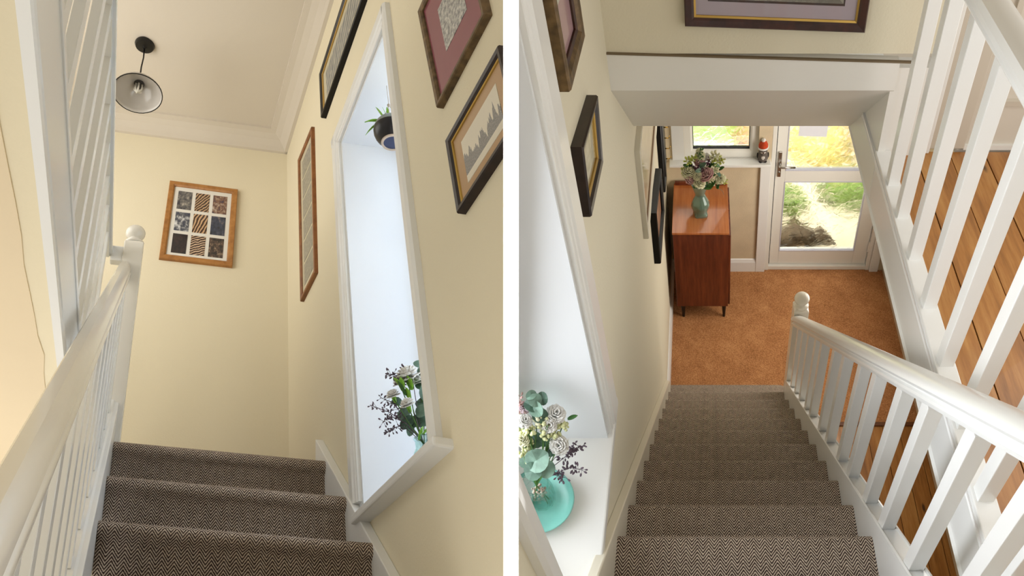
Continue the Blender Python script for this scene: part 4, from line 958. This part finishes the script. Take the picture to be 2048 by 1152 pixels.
# plate, vase and bouquet on the stair sill
pp_ = R.w(*R.px(1082, 996, c=VC)) ; q = R.px(1080, 1000, c=VC+.01)
pz = R.w(q.x, q.y, VC)
plate = thing('plate', 'turquoise glazed plate under the vase on the stair window sill', 'plate', pz)
TQ = plain('turquoise_glaze', (128, 196, 184), .18, coat=.5, var=.06, vs=12)
MB().lathe(pz, UPR, [(.001, .002), (.055, .0), (.075, .004), (.101, .013), (.103, .016), (.099, .017), (.076, .009), (.06, .006), (.001, .006)], 40).build('dish', TQ, plate, smooth=True)
vz = R.w(q.x+.004, q.y+.004, VC+.007)
v2 = thing('glass_vase', 'cut clear glass tumbler vase on the turquoise plate', 'vase', vz)
pvv = [(.034, 0), (.042, .012), (.046, .04), (.043, .07), (.036, .092), (.038, .10)]
x_, z_ = nrm(la), UPR; y_ = nrm(z_.cross(x_))
def cut(pv, dr_, n=24):
    return [[vz+(x_*math.cos(2*math.pi*k/n)+y_*math.sin(2*math.pi*k/n))*max(r*(1+.03*((k % 2)*2-1) if .005 < h < .09 else r*0+1 if False else 1)-dr_, .002)*(1 if True else 1)+z_*h for k in range(n)] for r, h in pv]
def cut(pv, dr_, n=24):
    out = []
    for r, h in pv:
        ring = []
        for k in range(n):
            q_ = r*(1.03 if k % 2 else .97) if .005 < h < .09 else r
            t = 2*math.pi*k/n+h*6
            ring.append(vz+(x_*math.cos(t)+y_*math.sin(t))*max(q_-dr_, .002)+z_*h)
        out.append(ring)
    return out
GLV = clear_glass('cut_glass', (244, 250, 248), .02, .68)
MB().loft(cut(pvv, 0)+cut([(r, h+(.006 if i == 0 else 0)) for i, (r, h) in enumerate(pvv)], .004)[::-1]).build('body', GLV, v2, smooth='auto')
bq2 = thing('flower_bouquet', 'small bouquet of white flowers and eucalyptus in the cut glass on the sill', 'bouquet', vz+UPR*.09)
nk = vz+UPR*.085
def up(x, y, c): return R.w(*R.px(x, y, c=c))
# (pixel, height above the sill)
for (x, y, r, h, m_, k, nm) in ((1112, 828, 17, .26, PW, CARN, 'carnation'), (1098, 850, 14, .25, PW, CARN, 'carnation'), (1118, 890, 17, .20, PW, CARN, 'carnation'), (1050, 842, 13, .27, PW, CARN, 'carnation'), (1048, 815, 11, .28, plain('pink_white_petal', (220, 200, 204), .6), CARN, 'carnation'), (1046, 880, 12, .22, PC, CARN, 'carnation')):
    p = up(x, y, VC+h); s_ = r*1.15*kz(p); flower(k, p, toc(p)*.7+UPR*.4+Vector((random.uniform(-.3, .3), random.uniform(-.3, .3), 0)), s_, m_, bq2, nm); stem(nk, p, bq2)
for (x, y, r, h) in ((1085, 848, 15, .25), (1105, 852, 14, .24), (1125, 852, 13, .23), (1090, 868, 14, .23), (1062, 860, 15, .25), (1075, 840, 12, .26), (1048, 865, 14, .22), (1055, 890, 13, .20), (1110, 868, 12, .22), (1045, 905, 12, .18), (1060, 930, 12, .14), (1042, 835, 11, .26)):
    p = up(x, y, VC+h); cluster(p, r*kz(p), 22, .0055, random.choice((PB, PC, PB)), bq2, 'cream_buds'); stem(nk, p, bq2)
for (x, y, r, h, m_) in ((1073, 818, 17, .30, EUC), (1070, 800, 15, .32, EUC), (1062, 812, 16, .30, EUCD), (1085, 797, 14, .31, EUCD), (1080, 832, 18, .27, EUCD), (1074, 920, 28, .21, EUC), (1066, 942, 20, .18, EUCD), (1094, 938, 19, .17, EUC), (1062, 790, 12, .33, EUC), (1052, 880, 14, .20, EUCD), (1070, 880, 18, .19, EUCD), (1100, 900, 14, .17, EUCD), (1085, 880, 15, .17, EUCD), (1052, 925, 15, .15, EUCD)):
    p = up(x, y, VC+h); eleaf(p, toc(p)+Vector((random.uniform(-.5, .5), random.uniform(-.4, .4), random.uniform(-.2, .6))), r*kz(p), m_, bq2, random.uniform(.75, .95))
for (x, y, h, dx, dz) in ((1135, 838, .24, .8, .6), (1090, 862, .24, .3, .8), (1100, 870, .22, .1, .9), (1070, 870, .22, -.3, .9)):
    p = up(x, y, VC+h); blade(p, la*dx+UPR*dz, UPR, .035, .014, .005, GREEND, bq2)
for pts in (((1085, 950, .10), (1110, 915, .15), (1145, 900, .17), (1170, 890, .18)), ((1085, 950, .10), (1115, 945, .12), (1140, 935, .13), (1165, 940, .13)), ((1085, 950, .10), (1110, 930, .14), (1135, 910, .15), (1150, 885, .17)), ((1085, 955, .09), (1110, 950, .11), (1130, 955, .11)), ((1050, 850, .22), (1044, 820, .28), (1040, 795, .30))):
    sprig([up(x, y, VC+h) for x, y, h in pts], bq2, PM if pts[-1][0] > 1060 else plain('pink_grass', (176, 140, 132), .7), .0032, 24, .014, tail=.5)
cluster(vz+UPR*.05, .026, 40, .0042, plain('submerged_blossom', (200, 176, 160), .7, var=.3, vs=80), bq2, 'submerged_blossom')
for k in range(6): stem(vz+UPR*.01+x_*random.uniform(-.025, .025)+y_*random.uniform(-.025, .025), nk, bq2)
